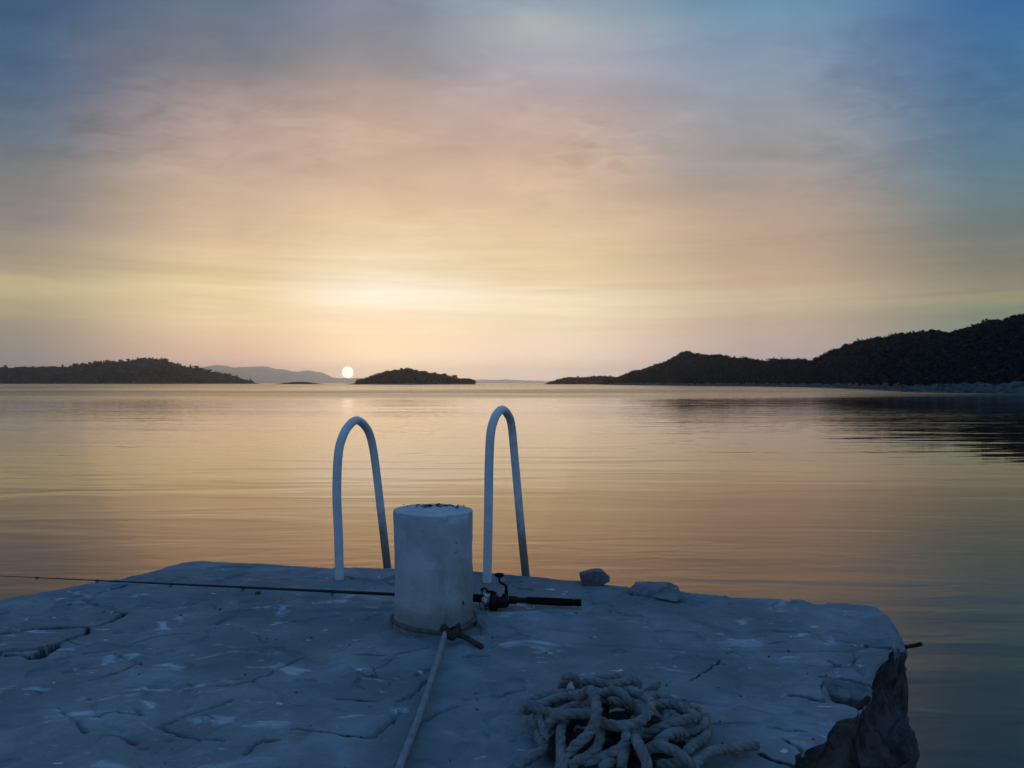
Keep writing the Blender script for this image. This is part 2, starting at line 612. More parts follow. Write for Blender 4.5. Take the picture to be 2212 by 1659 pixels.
def build_sky():
    w = bpy.data.worlds.new('World')
    sc.world = w
    w.use_nodes = True
    nt = w.node_tree
    nt.nodes.clear()
    g = NG(nt)
    d = g.node('ShaderNodeTexCoord').outputs['Generated']
    sep = g.node('ShaderNodeSeparateXYZ')
    g.put(sep.inputs[0], d)
    x, y, z = sep.outputs
    el = g.math('MULTIPLY', g.math('ARCSINE', z), 57.29578)
    az = g.math('MULTIPLY', g.math('ARCTAN2', x, y), 57.29578)
    # streaked low cloud banks bend the bands
    s1 = g.noise(g.xyz(g.math('MULTIPLY', az, 0.055), g.math('MULTIPLY', el, 0.75), 3.1), 1.0, 8.0, 0.6, 0.6)
    lowm = g.math('MULTIPLY', g.ss(el, 2.0, 5.0), g.ss(el, 14.0, 9.0))
    e1 = g.math('MULTIPLY', g.math('SUBTRACT', s1, 0.5), g.math('MULTIPLY', lowm, 2.3))
    # high cirrus sheet
    k = g.math('ADD', g.math('MAXIMUM', z, 0.0), 0.16)
    cp = g.xyz(g.math('DIVIDE', x, k), g.math('DIVIDE', y, k), 0.0)
    s2 = g.noise(g.scaled(cp, 1.5, 2.2, 1, 0.75), 1.1, 7.0, 0.52, 0.8)
    him = g.ss(el, 7.0, 18.0)
    e2 = g.math('MULTIPLY', g.math('SUBTRACT', s2, 0.5), g.math('MULTIPLY', him, 5.0))
    ew = g.math('ADD', el, g.math('ADD', e1, e2))
    fac = g.math('DIVIDE', g.math('MAXIMUM', ew, 0.0), 90.0, clamp=True)

    ZEN = lin((62, 119, 172))
    MID = lin((92, 126, 166))

    def ramp(stops, tail=True):
        n = g.node('ShaderNodeValToRGB')
        cr = n.color_ramp
        cr.interpolation = 'LINEAR'
        st = []
        for e, c in stops:
            k = float(np.interp(e, [0, 1.5, 3, 5, 8], HORIZON_LIFT))
            st.append((e / 90.0, tuple(x * k for x in lin(c))))
        if tail:
            st += [(36 / 90.0, MID), (55 / 90.0, ZEN), (1.0, ZEN)]
        st.sort()
        cr.elements[0].position = st[0][0]
        cr.elements[0].color = st[0][1] + (1,)
        cr.elements[1].position = st[-1][0]
        cr.elements[1].color = st[-1][1] + (1,)
        for p, c in st[1:-1]:
            e = cr.elements.new(p)
            e.color = c + (1,)
        g.put(n.inputs[0], fac)
        return n.outputs[0]

    cols = [
        (-100, [(0, (104, 116, 140)), (10, (92, 116, 148)), (24, (80, 114, 158))]),
        (-52, [(0, (98, 104, 116)), (5, (118, 116, 118)), (7, (104, 108, 120)), (14, (70, 96, 128)), (24, (52, 88, 132))]),
        (-33, [(0, (104, 104, 106)), (1.6, (112, 110, 108)), (3.6, (142, 132, 116)), (4.6, (166, 156, 122)), (5.2, (178, 167, 128)), (6.1, (192, 177, 135)),
               (6.7, (168, 156, 126)), (8.7, (152, 141, 126)), (10.6, (131, 126, 126)), (12.5, (119, 122, 121)), (14.6, (96, 111, 126)), (17.2, (76, 101, 127)),
               (19.8, (64, 95, 126)), (22.3, (56, 88, 123)), (26, (52, 86, 124))]),
        (-20, [(0, (186, 152, 144)), (1.2, (191, 157, 146)), (2.5, (202, 172, 146)), (4.4, (226, 205, 160)), (5.6, (218, 197, 156)), (6.8, (236, 216, 166)),
               (7.3, (223, 200, 156)), (8.8, (223, 196, 156)), (11.1, (207, 179, 150)), (13.4, (200, 174, 150)), (16.4, (180, 155, 146)), (19.2, (158, 143, 142)),
               (21.3, (116, 120, 129)), (24.7, (94, 112, 134)), (28, (86, 110, 138))]),
        (-9.5, [(0, (222, 192, 162)), (1.3, (229, 206, 171)), (2.9, (240, 216, 176)), (4.6, (241, 221, 186)), (5.6, (251, 236, 210)), (6.6, (252, 243, 226)),
                (7.6, (249, 233, 201)), (9.2, (238, 218, 180)), (11.6, (228, 200, 160)), (14.0, (215, 185, 155)), (17.1, (198, 168, 148)), (18.6, (183, 158, 148)),
                (20.1, (175, 155, 146)), (22.3, (150, 145, 150)), (25.8, (128, 138, 156)), (29, (110, 130, 158))]),
        (2, [(0, (212, 186, 168)), (1.3, (216, 191, 170)), (4.0, (229, 209, 175)), (4.7, (236, 219, 180)), (6.5, (246, 229, 195)), (7.1, (234, 210, 169)),
             (8.5, (232, 208, 165)), (11.0, (228, 200, 160)), (13.4, (215, 185, 155)), (15.8, (205, 175, 151)), (18.1, (195, 170, 161)), (20.4, (178, 165, 170)),
             (22.6, (165, 166, 175)), (24.0, (170, 175, 176)), (26.0, (148, 162, 180)), (30, (122, 146, 176))]),
        (18, [(0, (160, 146, 148)), (1.5, (161, 146, 146)), (2.5, (170, 150, 145)), (4.1, (186, 161, 140)), (4.6, (194, 174, 145)), (6.1, (203, 182, 148)),
              (6.7, (199, 171, 140)), (8.1, (195, 168, 140)), (10.4, (190, 162, 138)), (12.8, (175, 155, 142)), (15.1, (158, 152, 150)), (18.1, (148, 152, 160)),
              (20.9, (135, 150, 170)), (22.9, (120, 145, 168)), (25.0, (105, 145, 170)), (30, (88, 130, 170))]),
        (32.5, [(0, (98, 102, 108)), (4.3, (116, 126, 106)), (4.9, (141, 141, 108)), (5.4, (153, 141, 111)), (5.9, (140, 130, 108)), (7.2, (128, 122, 105)),
                (9.3, (115, 122, 115)), (11.4, (100, 122, 128)), (13.4, (88, 122, 142)), (17.4, (72, 112, 146)), (19.9, (62, 110, 155)), (22.4, (50, 100, 150)), (27, (48, 98, 150))]),
        (55, [(0, (82, 98, 118)), (5, (100, 112, 112)), (12, (76, 108, 136)), (24, (50, 98, 150))]),
        (105, [(0, (104, 116, 140)), (10, (92, 116, 148)), (24, (80, 114, 158))]),
    ]
    c = ramp(cols[0][1])
    for i in range(1, len(cols)):
        c = g.mix(g.ss(az, cols[i - 1][0], cols[i][0]), c, ramp(cols[i][1]))
    # light and dark wisps in the cloud sheet
    s3 = g.noise(g.scaled(cp, 1.3, 2.0, 1, 0.5), 2.0, 8.0, 0.56, 0.6)
    br = g.math('ADD', 1.0, g.math('MULTIPLY', g.math('SUBTRACT', s3, 0.5), g.math('MULTIPLY', him, 0.62)))
    s5 = g.noise(g.scaled(cp, 1.6, 2.6, 1, 0.6), 4.6, 9.0, 0.62, 0.9)
    s6 = g.ss(g.noise(cp, 1.3, 3.0), 0.42, 0.62)
    br = g.math('ADD', br, g.math('MULTIPLY', g.math('MULTIPLY', g.math('SUBTRACT', s5, 0.5), s6), g.math('MULTIPLY', him, 0.75)))
    s4 = g.noise(g.xyz(g.math('MULTIPLY', az, 0.06), g.math('MULTIPLY', el, 1.3), 7.7), 1.0, 5.0, 0.55, 0.5)
    br2 = g.math('ADD', br, g.math('MULTIPLY', g.math('SUBTRACT', s4, 0.5), g.math('MULTIPLY', lowm, 0.38)))
    mul = g.node('ShaderNodeVectorMath', operation='SCALE')
    g.put(mul.inputs[0], c)
    g.put(mul.inputs['Scale'], br2)
    c = mul.outputs[0]
    # the sun's disc, veiled by haze
    sd = (math.sin(SUN_AZ) * math.cos(SUN_EL), math.cos(SUN_AZ) * math.cos(SUN_EL), math.sin(SUN_EL))
    dot = g.node('ShaderNodeVectorMath', operation='DOT_PRODUCT')
    g.put(dot.inputs[0], d)
    dot.inputs[1].default_value = sd
    ang = g.math('MULTIPLY', g.math('ARCCOSINE', g.math('MINIMUM', dot.outputs['Value'], 1.0)), 57.29578)
    disc = g.ss(ang, 0.44, 0.36)
    c = g.mix(disc, c, (SUN_DISC[0], SUN_DISC[1], SUN_DISC[2]))
    bg = g.node('ShaderNodeBackground')
    g.put(bg.inputs[0], c)
    bg.inputs[1].default_value = 1.0
    # the clear evening sky behind the cloud veil
    sky = g.node('ShaderNodeTexSky', sky_type='NISHITA')
    sky.sun_disc = False
    sky.sun_elevation = SUN_EL
    sky.sun_rotation = SUN_AZ
    bg2 = g.node('ShaderNodeBackground')
    g.put(bg2.inputs[0], sky.outputs[0])
    bg2.inputs[1].default_value = 0.01
    add = g.node('ShaderNodeAddShader')
    g.put(add.inputs[0], bg.outputs[0])
    g.put(add.inputs[1], bg2.outputs[0])
    out = g.node('ShaderNodeOutputWorld')
    g.put(out.inputs[0], add.outputs[0])


SUN_DISC = (4.6, 4.0, 3.1)
HORIZON_LIFT = [2.6, 1.85, 1.32, 1.12, 1.0]     # light the haze takes out again on its way here
build_sky()
sl = bpy.data.lights.new('sun', 'SUN')
sl.energy = 0.022
sl.angle = math.radians(34.0)
sl.color = (1.0, 0.62, 0.24)
so = bpy.data.objects.new('sun', sl)
so.rotation_euler = Vector((math.sin(SUN_AZ) * math.cos(SUN_EL), math.cos(SUN_AZ) * math.cos(SUN_EL), math.sin(SUN_EL))).to_track_quat('Z', 'Y').to_euler()
C.objects.link(so)

# ------------------------------------------------------------------ sea
def build_sea():
    radii = np.concatenate([[0.5], np.geomspace(4, 17500, 40)])
    n = 96
    a = np.linspace(0, 2 * math.pi, n, endpoint=False)
    V = np.stack([radii[:, None] * np.sin(a), radii[:, None] * np.cos(a), np.full((len(radii), n), SEA)], -1)
    b = Bag()
    m = len(radii)
    idx = np.arange(m * n).reshape(m, n)
    nx = np.roll(idx, -1, axis=1)
    Q = np.stack([idx[:-1], idx[1:], nx[1:], nx[:-1]], -1).reshape(-1, 4)
    b.add(np.vstack([V.reshape(-1, 3), [0, 0, SEA]]), Q, np.stack([np.full(n, m * n), idx[0], nx[0]], -1))
    o = b.build('water', M['water'], smooth=False)
    tag(o, kind='structure')


build_sea()

# ------------------------------------------------------------------ haze over the bay
def build_haze():
    L, z0, z1 = 18000.0, -8.0, 330.0
    V = np.array([[x, y, z] for z in (z0, z1) for y in (-L, L) for x in (-L, L)], float)
    Q = np.array([[0, 2, 3, 1], [4, 5, 7, 6], [0, 1, 5, 4], [2, 6, 7, 3], [0, 4, 6, 2], [1, 3, 7, 5]])
    m = bpy.data.materials.new('evening_haze')
    m.use_nodes = True
    nt = m.node_tree
    nt.nodes.clear()
    out = nt.nodes.new('ShaderNodeOutputMaterial')
    v = nt.nodes.new('ShaderNodeVolumePrincipled')
    v.inputs['Color'].default_value = (0.86, 0.91, 1.0, 1)
    v.inputs['Density'].default_value = 9e-5
    v.inputs['Anisotropy'].default_value = 0.9
    nt.links.new(v.outputs[0], out.inputs['Volume'])
    o = mesh('haze', V, Q, m, smooth=False)
    tag(o, kind='stuff')


build_haze()

# ------------------------------------------------------------------ islands and headland
def interp(tab, u):
    t = np.array(tab, float)
    return np.interp(u, t[:, 0], t[:, 1])


class Ridge:
    """land rising from a shoreline to a crest; seen from the pier as surveyed"""
    def __init__(s, crest, shore, depth, back, bumps, bscale, seed, lift=0.0):
        s.crest, s.shore, s.depth, s.back = crest, shore, depth, back
        s.bumps, s.bscale, s.seed, s.lift = bumps, bscale, seed, lift

    def surf(s, u, t):
        u = np.asarray(u, float)
        t = np.asarray(t, float)
        a, c = interp(s.shore, u), interp(s.depth, u)
        zc = EYE - (interp(s.crest, u) + s.lift - V0) / F * c
        fr = np.clip(t, 0, 1)
        p = 0.55 * fr + 0.45 * (fr * fr * (3 - 2 * fr))
        bk = np.clip(t - 1, 0, 1)
        p = p * (1 - bk * bk * (3 - 2 * bk))
        dep = a + (c - a) * fr + s.back * bk
        z = SEA - 0.8 + (zc - SEA + 0.8) * p
        x = (u - U0) / F * dep
        P = np.column_stack([x, dep, z])
        env = np.sqrt(np.clip(p, 0, 1)) * np.clip((zc - SEA) / 6.0, 0, 1)
        P[:, 2] += s.bumps * env * fbm(P[:, :2] * s.bscale, s.seed, 4)
        return P

    def build(s, name, u0, u1, nu, nt, mat):
        u = np.linspace(u0, u1, nu)
        t = np.concatenate([np.linspace(0, 1, nt), np.linspace(1, 2, nt // 2 + 1)[1:]])
        UU, TT = np.meshgrid(u, t, indexing='ij')
        P = s.surf(UU.ravel(), TT.ravel())
        idx = np.arange(len(P)).reshape(UU.shape)
        Q = np.stack([idx[:-1, :-1], idx[1:, :-1], idx[1:, 1:], idx[:-1, 1:]], -1).reshape(-1, 4)
        o = mesh(name, P, Q, mat, smooth=True)
        tag(o, kind='structure')
        return o


def clumps(P, R, leaves=26, size=0.34, flat=0.8, core=0.72, seed=0):
    """leafy clumps: a ragged core and leaf sprays standing out of it"""
    r = np.random.default_rng(seed)
    n = len(P)
    R = np.asarray(R, float)
    V0_, T0 = ICO1
    b = Bag()
    k = len(V0_)
    jit = 1 + 0.35 * (r.random((n, k)) - 0.5)
    V = P[:, None, :] + (core * R)[:, None, None] * V0_[None] * np.array([1, 1, flat]) * jit[:, :, None]
    T = (T0[None] + (np.arange(n) * k)[:, None, None]).reshape(-1, 3)
    b.add(V.reshape(-1, 3), None, T)
    D = r.normal(size=(n, leaves, 3))
    D /= np.linalg.norm(D, axis=2)[:, :, None]
    D[:, :, 2] = np.abs(D[:, :, 2]) * 1.0 - 0.15
    rad = (0.72 + 0.42 * r.random((n, leaves)))
    c = P[:, None, :] + D * (rad * R[:, None])[:, :, None] * np.array([1, 1, flat])
    tri = r.normal(size=(n, leaves, 3, 3))
    tri /= np.linalg.norm(tri, axis=3)[..., None]
    tri = c[:, :, None, :] + tri * (size * R)[:, None, None, None] * (0.6 + 0.8 * r.random((n, leaves)))[:, :, None, None]
    m = n * leaves
    b.add(tri.reshape(-1, 3), None, np.arange(m * 3).reshape(m, 3))
    return b


def tree_mesh(kind, seed):
    """unit-height tree (trunk, crown) as two bags"""
    r = np.random.default_rng(seed)
    t, c = Bag(), Bag()
    if kind == 'pine':        # broad Aleppo pine
        sweep(t, [(0, 0, -0.15), (0.02, 0.01, 0.25), (0.0, 0.02, 0.62), (0.02, 0.0, 0.86)], [(0, 0.045), (1, 0.012)], 0.05, 8)
        cc = []
        for k in range(9):
            a = k * 2.4
            h = 0.42 + 0.05 * k + 0.04 * r.random()
            rr = 0.30 * (1 - abs(h - 0.55) * 1.1)
            e = (rr * math.cos(a), rr * math.sin(a), h + 0.06)
            sweep(t, [(0, 0, h - 0.12), (e[0] * 0.5, e[1] * 0.5, h - 0.03), e], [(0, 0.014), (1, 0.005)], 0.05, 6)
            cc.append(e)
        cc += [(0.02, 0, 0.86), (-0.05, 0.04, 0.74), (0.08, -0.03, 0.70)]
        P = np.array(cc)
        R = 0.17 * (0.75 + 0.5 * r.random(len(P)))
        P[:, 2] = np.minimum(P[:, 2], 1.0 - R * 0.7)
    elif kind == 'fir':       # pointed tree with whorls
        sweep(t, [(0, 0, -0.15), (0.01, 0, 0.4), (0, 0.01, 0.95)], [(0, 0.035), (1, 0.006)], 0.05, 8)
        P, R = [], []
        for h in np.linspace(0.18, 0.92, 9):
            w = 0.26 * (1.02 - h) + 0.02
            for k in range(4 if h < 0.75 else 2):
                a = r.random() * 6.28
                P.append((w * math.cos(a), w * math.sin(a), h + 0.03 * r.normal()))
                R.append(0.06 + 0.10 * (1 - h))
        P, R = np.array(P), np.array(R)
    else:                     # round bushy oak
        sweep(t, [(0, 0, -0.15), (0.03, 0.01, 0.2), (0.02, 0.0, 0.5)], [(0, 0.06), (1, 0.02)], 0.05, 8)
        P = r.normal(size=(13, 3)) * np.array([0.24, 0.24, 0.15]) + np.array([0, 0, 0.52])
        R = 0.22 * (0.7 + 0.6 * r.random(13))
        P[:, 2] = np.clip(P[:, 2], 0.25, 0.98 - R * 0.8)
    cb = clumps(P, R, leaves=46, size=0.32, flat=0.85, core=0.7, seed=seed)
    return t, cb


TREES = {}
for kind, sd in (('pine', 1), ('pine', 2), ('fir', 3), ('fir', 4), ('oak', 5), ('oak', 6)):
    t, c = tree_mesh(kind, sd)
    both = Bag()
    tm, cm = t.build('trunk', M['bark']), c.build('crown', M['leaf'], smooth=False)
    TREES.setdefault(kind, []).append((tm.data, cm.data))
    for o in (tm, cm):
        bpy.data.objects.remove(o)


def joined(tm, cm):
    """one mesh with trunk and crown for trees too small to show parts"""
    n = len(tm.vertices)
    A = np.empty(n * 3, np.float32); tm.vertices.foreach_get('co', A)
    Bv = np.empty(len(cm.vertices) * 3, np.float32); cm.vertices.foreach_get('co', Bv)
    f4 = [list(p.vertices) for p in tm.polygons]
    q = np.array([f for f in f4 if len(f) == 4])
    t3 = np.array([f for f in f4 if len(f) == 3] + [[i + n for i in p.vertices] for p in cm.polygons])
    o = mesh('tree', np.concatenate([A, Bv]).reshape(-1, 3), [q, t3], M['leaf'], smooth=False)
    me = o.data
    bpy.data.objects.remove(o)
    return me


JOINED = {k: [joined(*p) for p in v] for k, v in TREES.items()}


def skyline_trees(ridge, spots, group, labels, tcrest=1.0, parts=False):
    for i, (u, v, kind) in enumerate(spots):
        g = ridge.surf([u], [tcrest])[0]
        top = EYE - (v - V0) / F * g[1]
        h = max(top - g[2] + 0.3, 3.0)
        pick = i % len(JOINED[kind])
        name = {'pine': 'pine_tree', 'fir': 'fir_tree', 'oak': 'broadleaf_tree'}[kind]
        if parts:
            o = empty(name, (g[0], g[1], g[2] - 0.2))
            for nm, me in zip(('trunk', 'crown'), TREES[kind][pick]):
                c = bpy.data.objects.new(nm, me)
                C.objects.link(c)
                c.parent = o
        else:
            o = bpy.data.objects.new(name, JOINED[kind][pick])
            o.location = (g[0], g[1], g[2] - 0.2)
            C.objects.link(o)
        wide = {'pine': 1.05, 'fir': 1.0, 'oak': 1.25}[kind] * (0.85 + 0.3 * random.random())
        o.scale = (h * wide, h * wide, h)
        o.rotation_euler = (0, 0, random.random() * 6.28)
        tag(o, labels[kind], 'tree', group)


def forest(name, ridge, u0, u1, n, rmin, rmax, leaves, t0=0.05, t1=1.15, seed=5, cover=0.0, cscale=0.03):
    r = np.random.default_rng(seed)
    u = u0 + (u1 - u0) * r.random(n)
    t = t0 + (t1 - t0) * r.random(n)
    P = ridge.surf(u, t)
    keep = (P[:, 2] > SEA + 1.0) & (fbm(P[:, :2] * cscale, seed + 40, 3) > cover - 0.5)
    P, t = P[keep], t[keep]
    R = rmin + (rmax - rmin) * r.random(len(P)) ** 1.6
    R = R * (0.75 + 0.75 * sst(fbm(P[:, :2] * cscale * 2.5, seed + 60, 3), -0.1, 0.4))
    P[:, 2] += R * 0.25
    b = clumps(P, R, leaves, 0.36, 0.85, 0.78, seed)
    o = b.build(name, M['leaf'], smooth=False)
    tag(o, kind='stuff')
    return o


def shore_band(name, ridge, u0, u1, nu, width, height, seed):
    """bare rocks along the waterline"""
    u = np.linspace(u0, u1, nu)
    t = np.linspace(0, 1, 14)
    UU, TT = np.meshgrid(u, t, indexing='ij')
    d = interp(ridge.shore, UU.ravel())
    dep = d - width * 0.35 + width * TT.ravel()
    x = (UU.ravel() - U0) / F * dep
    tap = np.clip(np.minimum(UU.ravel() - u0, u1 - UU.ravel()) / 22.0, 0, 1)
    hgt = tap * height * (0.75 + 0.25 * vn(np.column_stack([x / 9.0, dep / 9.0]), seed))
    z = SEA - 0.5 + (hgt + 0.5 * tap) * np.clip(TT.ravel() * 1.5, 0, 1) ** 0.7
    P = np.column_stack([x, dep, z])
    k = 1.0 / max(height, 0.8)
    P += np.column_stack([fbm(P * k, seed + 1, 3), fbm(P * k, seed + 2, 3), fbm(P * k * 1.2, seed + 3, 4)]) * height * np.array([0.35, 0.35, 0.55]) * (tap * sst(TT.ravel(), 0.05, 0.3))[:, None]
    idx = np.arange(len(P)).reshape(UU.shape)
    Q = np.stack([idx[:-1, :-1], idx[1:, :-1], idx[1:, 1:], idx[:-1, 1:]], -1).reshape(-1, 4)
    tag(mesh(name, P, Q, M['shore'], smooth=False), kind='structure')


def z1(X, Y): return X / 4.0, 758.5 + Y / 4.0
def z2(X, Y): return 553 + X / 4.0, 758.5 + Y / 4.0
def z3(X, Y): return 1145.5 + X / 4.0, 727 + Y / 4.0
def z4(X, Y): return 1659 + X / 4.0, 663.7 + Y / 4.0


# wooded island on the left
LI = Ridge([(-620, 826), (-400, 812), (-150, 800)] + [z1(*p) for p in
           [(0, 142), (170, 137), (280, 135), (400, 137), (520, 130), (620, 122), (700, 110), (830, 100), (940, 86), (1050, 80), (1190, 66), (1310, 60), (1400, 66), (1450, 75),
            (1500, 92), (1560, 112), (1640, 128), (1690, 138), (1750, 158), (1830, 176), (1900, 192), (2000, 210), (2100, 236), (2200, 262), (2260, 280)]] + [(574, 829.6)],
           [(-620, 1500), (574, 1560)], [(-620, 1760), (300, 1760), (480, 1700), (574, 1590)], 220, 2.0, 0.02, 21, 4.0)
LI.build('hill', -620, 574, 420, 14, M['hill'])
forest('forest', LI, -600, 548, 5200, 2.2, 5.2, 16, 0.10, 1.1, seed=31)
shore_band('shore', LI, -620, 572, 700, 16, 2.2, 61)
skyline_trees(LI, [z1(*p[:2]) + (p[2],) for p in [
    (180, 131, 'oak'), (285, 127, 'oak'), (335, 131, 'oak'), (455, 126, 'oak'), (540, 108, 'fir'), (660, 101, 'oak'), (720, 95, 'oak'), (775, 90, 'oak'), (838, 78, 'oak'),
    (895, 80, 'fir'), (940, 70, 'oak'), (980, 80, 'oak'), (1045, 66, 'oak'), (1105, 63, 'oak'), (1190, 48, 'fir'), (1245, 56, 'oak'), (1290, 50, 'fir'), (1320, 49, 'fir'), (1395, 51, 'fir'),
    (1440, 62, 'oak'), (1535, 95, 'fir'), (1557, 104, 'fir'), (1645, 112, 'fir'), (1690, 122, 'oak'), (1805, 150, 'oak'), (1865, 170, 'fir'), (1885, 172, 'fir'), (2165, 234, 'fir')]],
    'trees along the skyline of the left island',
    {'oak': 'round dark tree on the skyline of the long left island', 'fir': 'pointed dark tree on the skyline of the long left island', 'pine': ''})

# small island right of the sun
CI = Ridge([(738, 829.8)] + [z2(*p) for p in [(800, 283), (860, 266), (920, 246), (985, 226), (1040, 212), (1105, 190), (1150, 176), (1200, 168), (1255, 158), (1300, 152), (1345, 158), (1400, 172), (1480, 184), (1560, 198),
            (1640, 210), (1720, 228), (1770, 244), (1830, 246), (1870, 254), (1895, 276)]] + [(1036, 830.2)],
           [(738, 975), (1036, 990)], [(738, 985), (800, 1050), (1000, 1050), (1036, 1000)], 80, 1.2, 0.03, 22, 2.5)
CI.build('hill', 738, 1036, 200, 12, M['hill'])
forest('forest', CI, 772, 1026, 2200, 1.2, 2.8, 18, 0.10, 1.1, seed=32)
shore_band('shore', CI, 740, 1035, 320, 8, 1.3, 62)
skyline_trees(CI, [z2(*p[:2]) + (p[2],) for p in [
    (958, 220, 'oak'), (985, 215, 'fir'), (1030, 203, 'oak'), (1060, 187, 'oak'), (1105, 177, 'fir'), (1142, 161, 'fir'), (1215, 158, 'oak'), (1255, 143, 'oak'), (1303, 141, 'oak'), (1335, 146, 'oak'),
    (1385, 155, 'oak'), (1435, 168, 'oak'), (1470, 169, 'oak'), (1545, 180, 'oak'), (1577, 190, 'oak'), (1625, 189, 'oak'), (1672, 208, 'fir'), (1712, 202, 'oak'), (1780, 233, 'oak'), (1803, 230, 'oak'), (1858, 234, 'oak')]],
    'trees along the skyline of the small island',
    {'oak': 'round dark tree on the skyline of the small middle island', 'fir': 'pointed dark tree on the skyline of the small middle island', 'pine': ''})

# bare islet
IS = Ridge([(590, 829.5)] + [z2(*p) for p in [(180, 283), (250, 274), (320, 267), (400, 265), (470, 270), (530, 278), (580, 284)]] + [(706, 829.6)],
           [(590, 1180), (706, 1180)], [(590, 1186), (650, 1200), (706, 1186)], 20, 0.3, 0.05, 23)
IS.build('islet', 590, 706, 90, 8, M['hill'])

# far mountains across the channel
FM = Ridge([(430, 797), (441, 792), (452, 790), (461, 789), (474, 788.6), (490, 790), (505, 793), (530, 792), (553, 793.5), (575, 793), (600, 797), (618, 798), (632, 803), (645, 804), (655, 802), (672, 801), (682, 803),
            (697, 804.5), (710, 811), (722, 816), (735, 817.5), (755, 817.5), (775, 816.5), (790, 819), (820, 824), (860, 827)],
           [(380, 12000), (900, 12000)], [(380, 13500), (900, 13500)], 3000, 34, 0.0030, 24)
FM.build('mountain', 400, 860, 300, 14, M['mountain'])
FM2 = Ridge([(990, 827), (1015, 822), (1035, 819.5), (1055, 820), (1080, 820.5), (1095, 819), (1110, 820.5), (1140, 822), (1170, 822.5), (1200, 824), (1260, 826), (1300, 827)],
            [(980, 15400), (1320, 15400)], [(980, 16200), (1320, 16200)], 900, 6, 0.002, 25)
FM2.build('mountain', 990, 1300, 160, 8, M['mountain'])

# distant cape and the headland on the right
shoreR = [(1165, 1080), (1260, 900), (1395, 640), (1540, 500), (1698, 390), (1780, 330), (1876, 245), (1950, 178), (2080, 160), (2212, 150), (2500, 126), (3000, 112), (3600, 100)]
CP = Ridge([(1172, 830.4), z3(130, 398), z3(200, 380), z3(300, 352), z3(350, 343), z3(480, 344), z3(560, 336), z3(620, 338), z3(700, 350), z3(800, 358), (1400, 822), (1440, 829)],
           [(1172, 1062), (1440, 980)], [(1172, 1070), (1240, 1180), (1440, 1100)], 90, 1.0, 0.03, 26, 2.0)
CP.build('hill', 1172, 1440, 150, 10, M['hill'])
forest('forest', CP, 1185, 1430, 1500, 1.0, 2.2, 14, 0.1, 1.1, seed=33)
RH = Ridge([(1276, 831.5), (1300, 826), (1325, 818)] + [z3(*p) for p in
           [(760, 350), (800, 336), (860, 324), (885, 300), (940, 294), (955, 300), (1060, 264), (1130, 242), (1200, 212), (1270, 172), (1345, 138), (1400, 142), (1500, 150), (1600, 162), (1700, 176),
            (1790, 192), (1900, 204), (2000, 214), (2120, 214), (2212, 212)]] +
           [z4(*p) for p in [(200, 464), (380, 462), (440, 448), (520, 416), (590, 392), (680, 352), (760, 322), (850, 298), (920, 280), (1010, 264), (1100, 252), (1200, 242), (1330, 228), (1430, 228), (1540, 232),
            (1660, 230), (1720, 212), (1780, 194), (1850, 170), (1900, 142), (2000, 134), (2080, 116), (2180, 100), (2212, 92)]] + [(2330, 668), (2600, 640), (3000, 620), (3600, 600)],
           shoreR, [(1276, 930), (1330, 860), (1480, 760), (1698, 560), (1876, 430), (1950, 380), (2212, 300), (2600, 260), (3600, 220)], 160, 1.6, 0.045, 27, 3.0)
RH.build('hill', 1276, 3500, 560, 22, M['hill'])
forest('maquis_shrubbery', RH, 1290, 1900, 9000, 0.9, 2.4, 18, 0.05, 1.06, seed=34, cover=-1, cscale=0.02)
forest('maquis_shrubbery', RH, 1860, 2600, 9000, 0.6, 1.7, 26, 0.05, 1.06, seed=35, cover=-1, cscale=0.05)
shore_band('shore', RH, 1300, 3400, 2600, 7.0, 2.0, 63)
lb = {'oak': 'round dark scrub tree on the ridge of the right headland', 'fir': 'pointed dark tree on the ridge of the right headland', 'pine': ''}
skyline_trees(RH, [z3(*p[:2]) + (p[2],) for p in [(885, 294, 'oak'), (935, 286, 'oak'), (1345, 128, 'oak'), (1450, 140, 'oak'), (1595, 152, 'oak'), (1855, 184, 'oak'), (1925, 194, 'fir'), (1960, 200, 'oak')]] +
              [z4(*p[:2]) + (p[2],) for p in [(130, 456, 'oak'), (515, 403, 'oak'), (690, 326, 'oak'), (765, 303, 'oak'), (1090, 242, 'oak'), (1155, 231, 'oak'), (1250, 226, 'oak'), (1325, 214, 'oak'),
               (1425, 217, 'oak'), (1790, 171, 'oak'), (1930, 123, 'oak'), (1970, 121, 'oak'), (2080, 104, 'oak'), (2195, 84, 'oak')]],
              'scrub trees on the ridge of the right headland', lb)
skyline_trees(RH, [z4(2125, 66) + ('pine',)], None, {'pine': 'lone dark pine standing up highest on the right headland'}, parts=True)

# ------------------------------------------------------------------ the pier
def chop(poly, P):
    """distance from P (n,2) to an open polyline"""
    best = np.full(len(P), 1e9)
    for a, b in zip(poly[:-1], poly[1:]):
        d = b - a
        t = np.clip(((P - a) @ d) / (d @ d + 1e-12), 0, 1)
        best = np.minimum(best, np.hypot(*(P - a - t[:, None] * d).T))
    return best


def inside(poly, P):
    r = np.zeros(len(P), bool)
    x, y = P.T
    for (ax, ay), (bx, by) in zip(poly, np.roll(poly, -1, axis=0)):
        c = ((ay > y) != (by > y)) & (x < (bx - ax) * (y - ay) / (by - ay + 1e-15) + ax)
        r ^= c
    return r


def q4(pts):          # sightings on the left part of the deck
    return np.array([on(X * 0.3393, 1185 + Y * 0.3393)[:2] for X, Y in pts])


def q3(pts):          # sightings on the right part of the deck
    return np.array([on(1580 + X * 0.2857, 1224.5 + Y * 0.2857)[:2] for X, Y in pts])


def q6(pts):          # sightings around the mooring line
    return np.array([on(711 + X * 0.2143, 1335 + Y * 0.2143)[:2] for X, Y in pts])


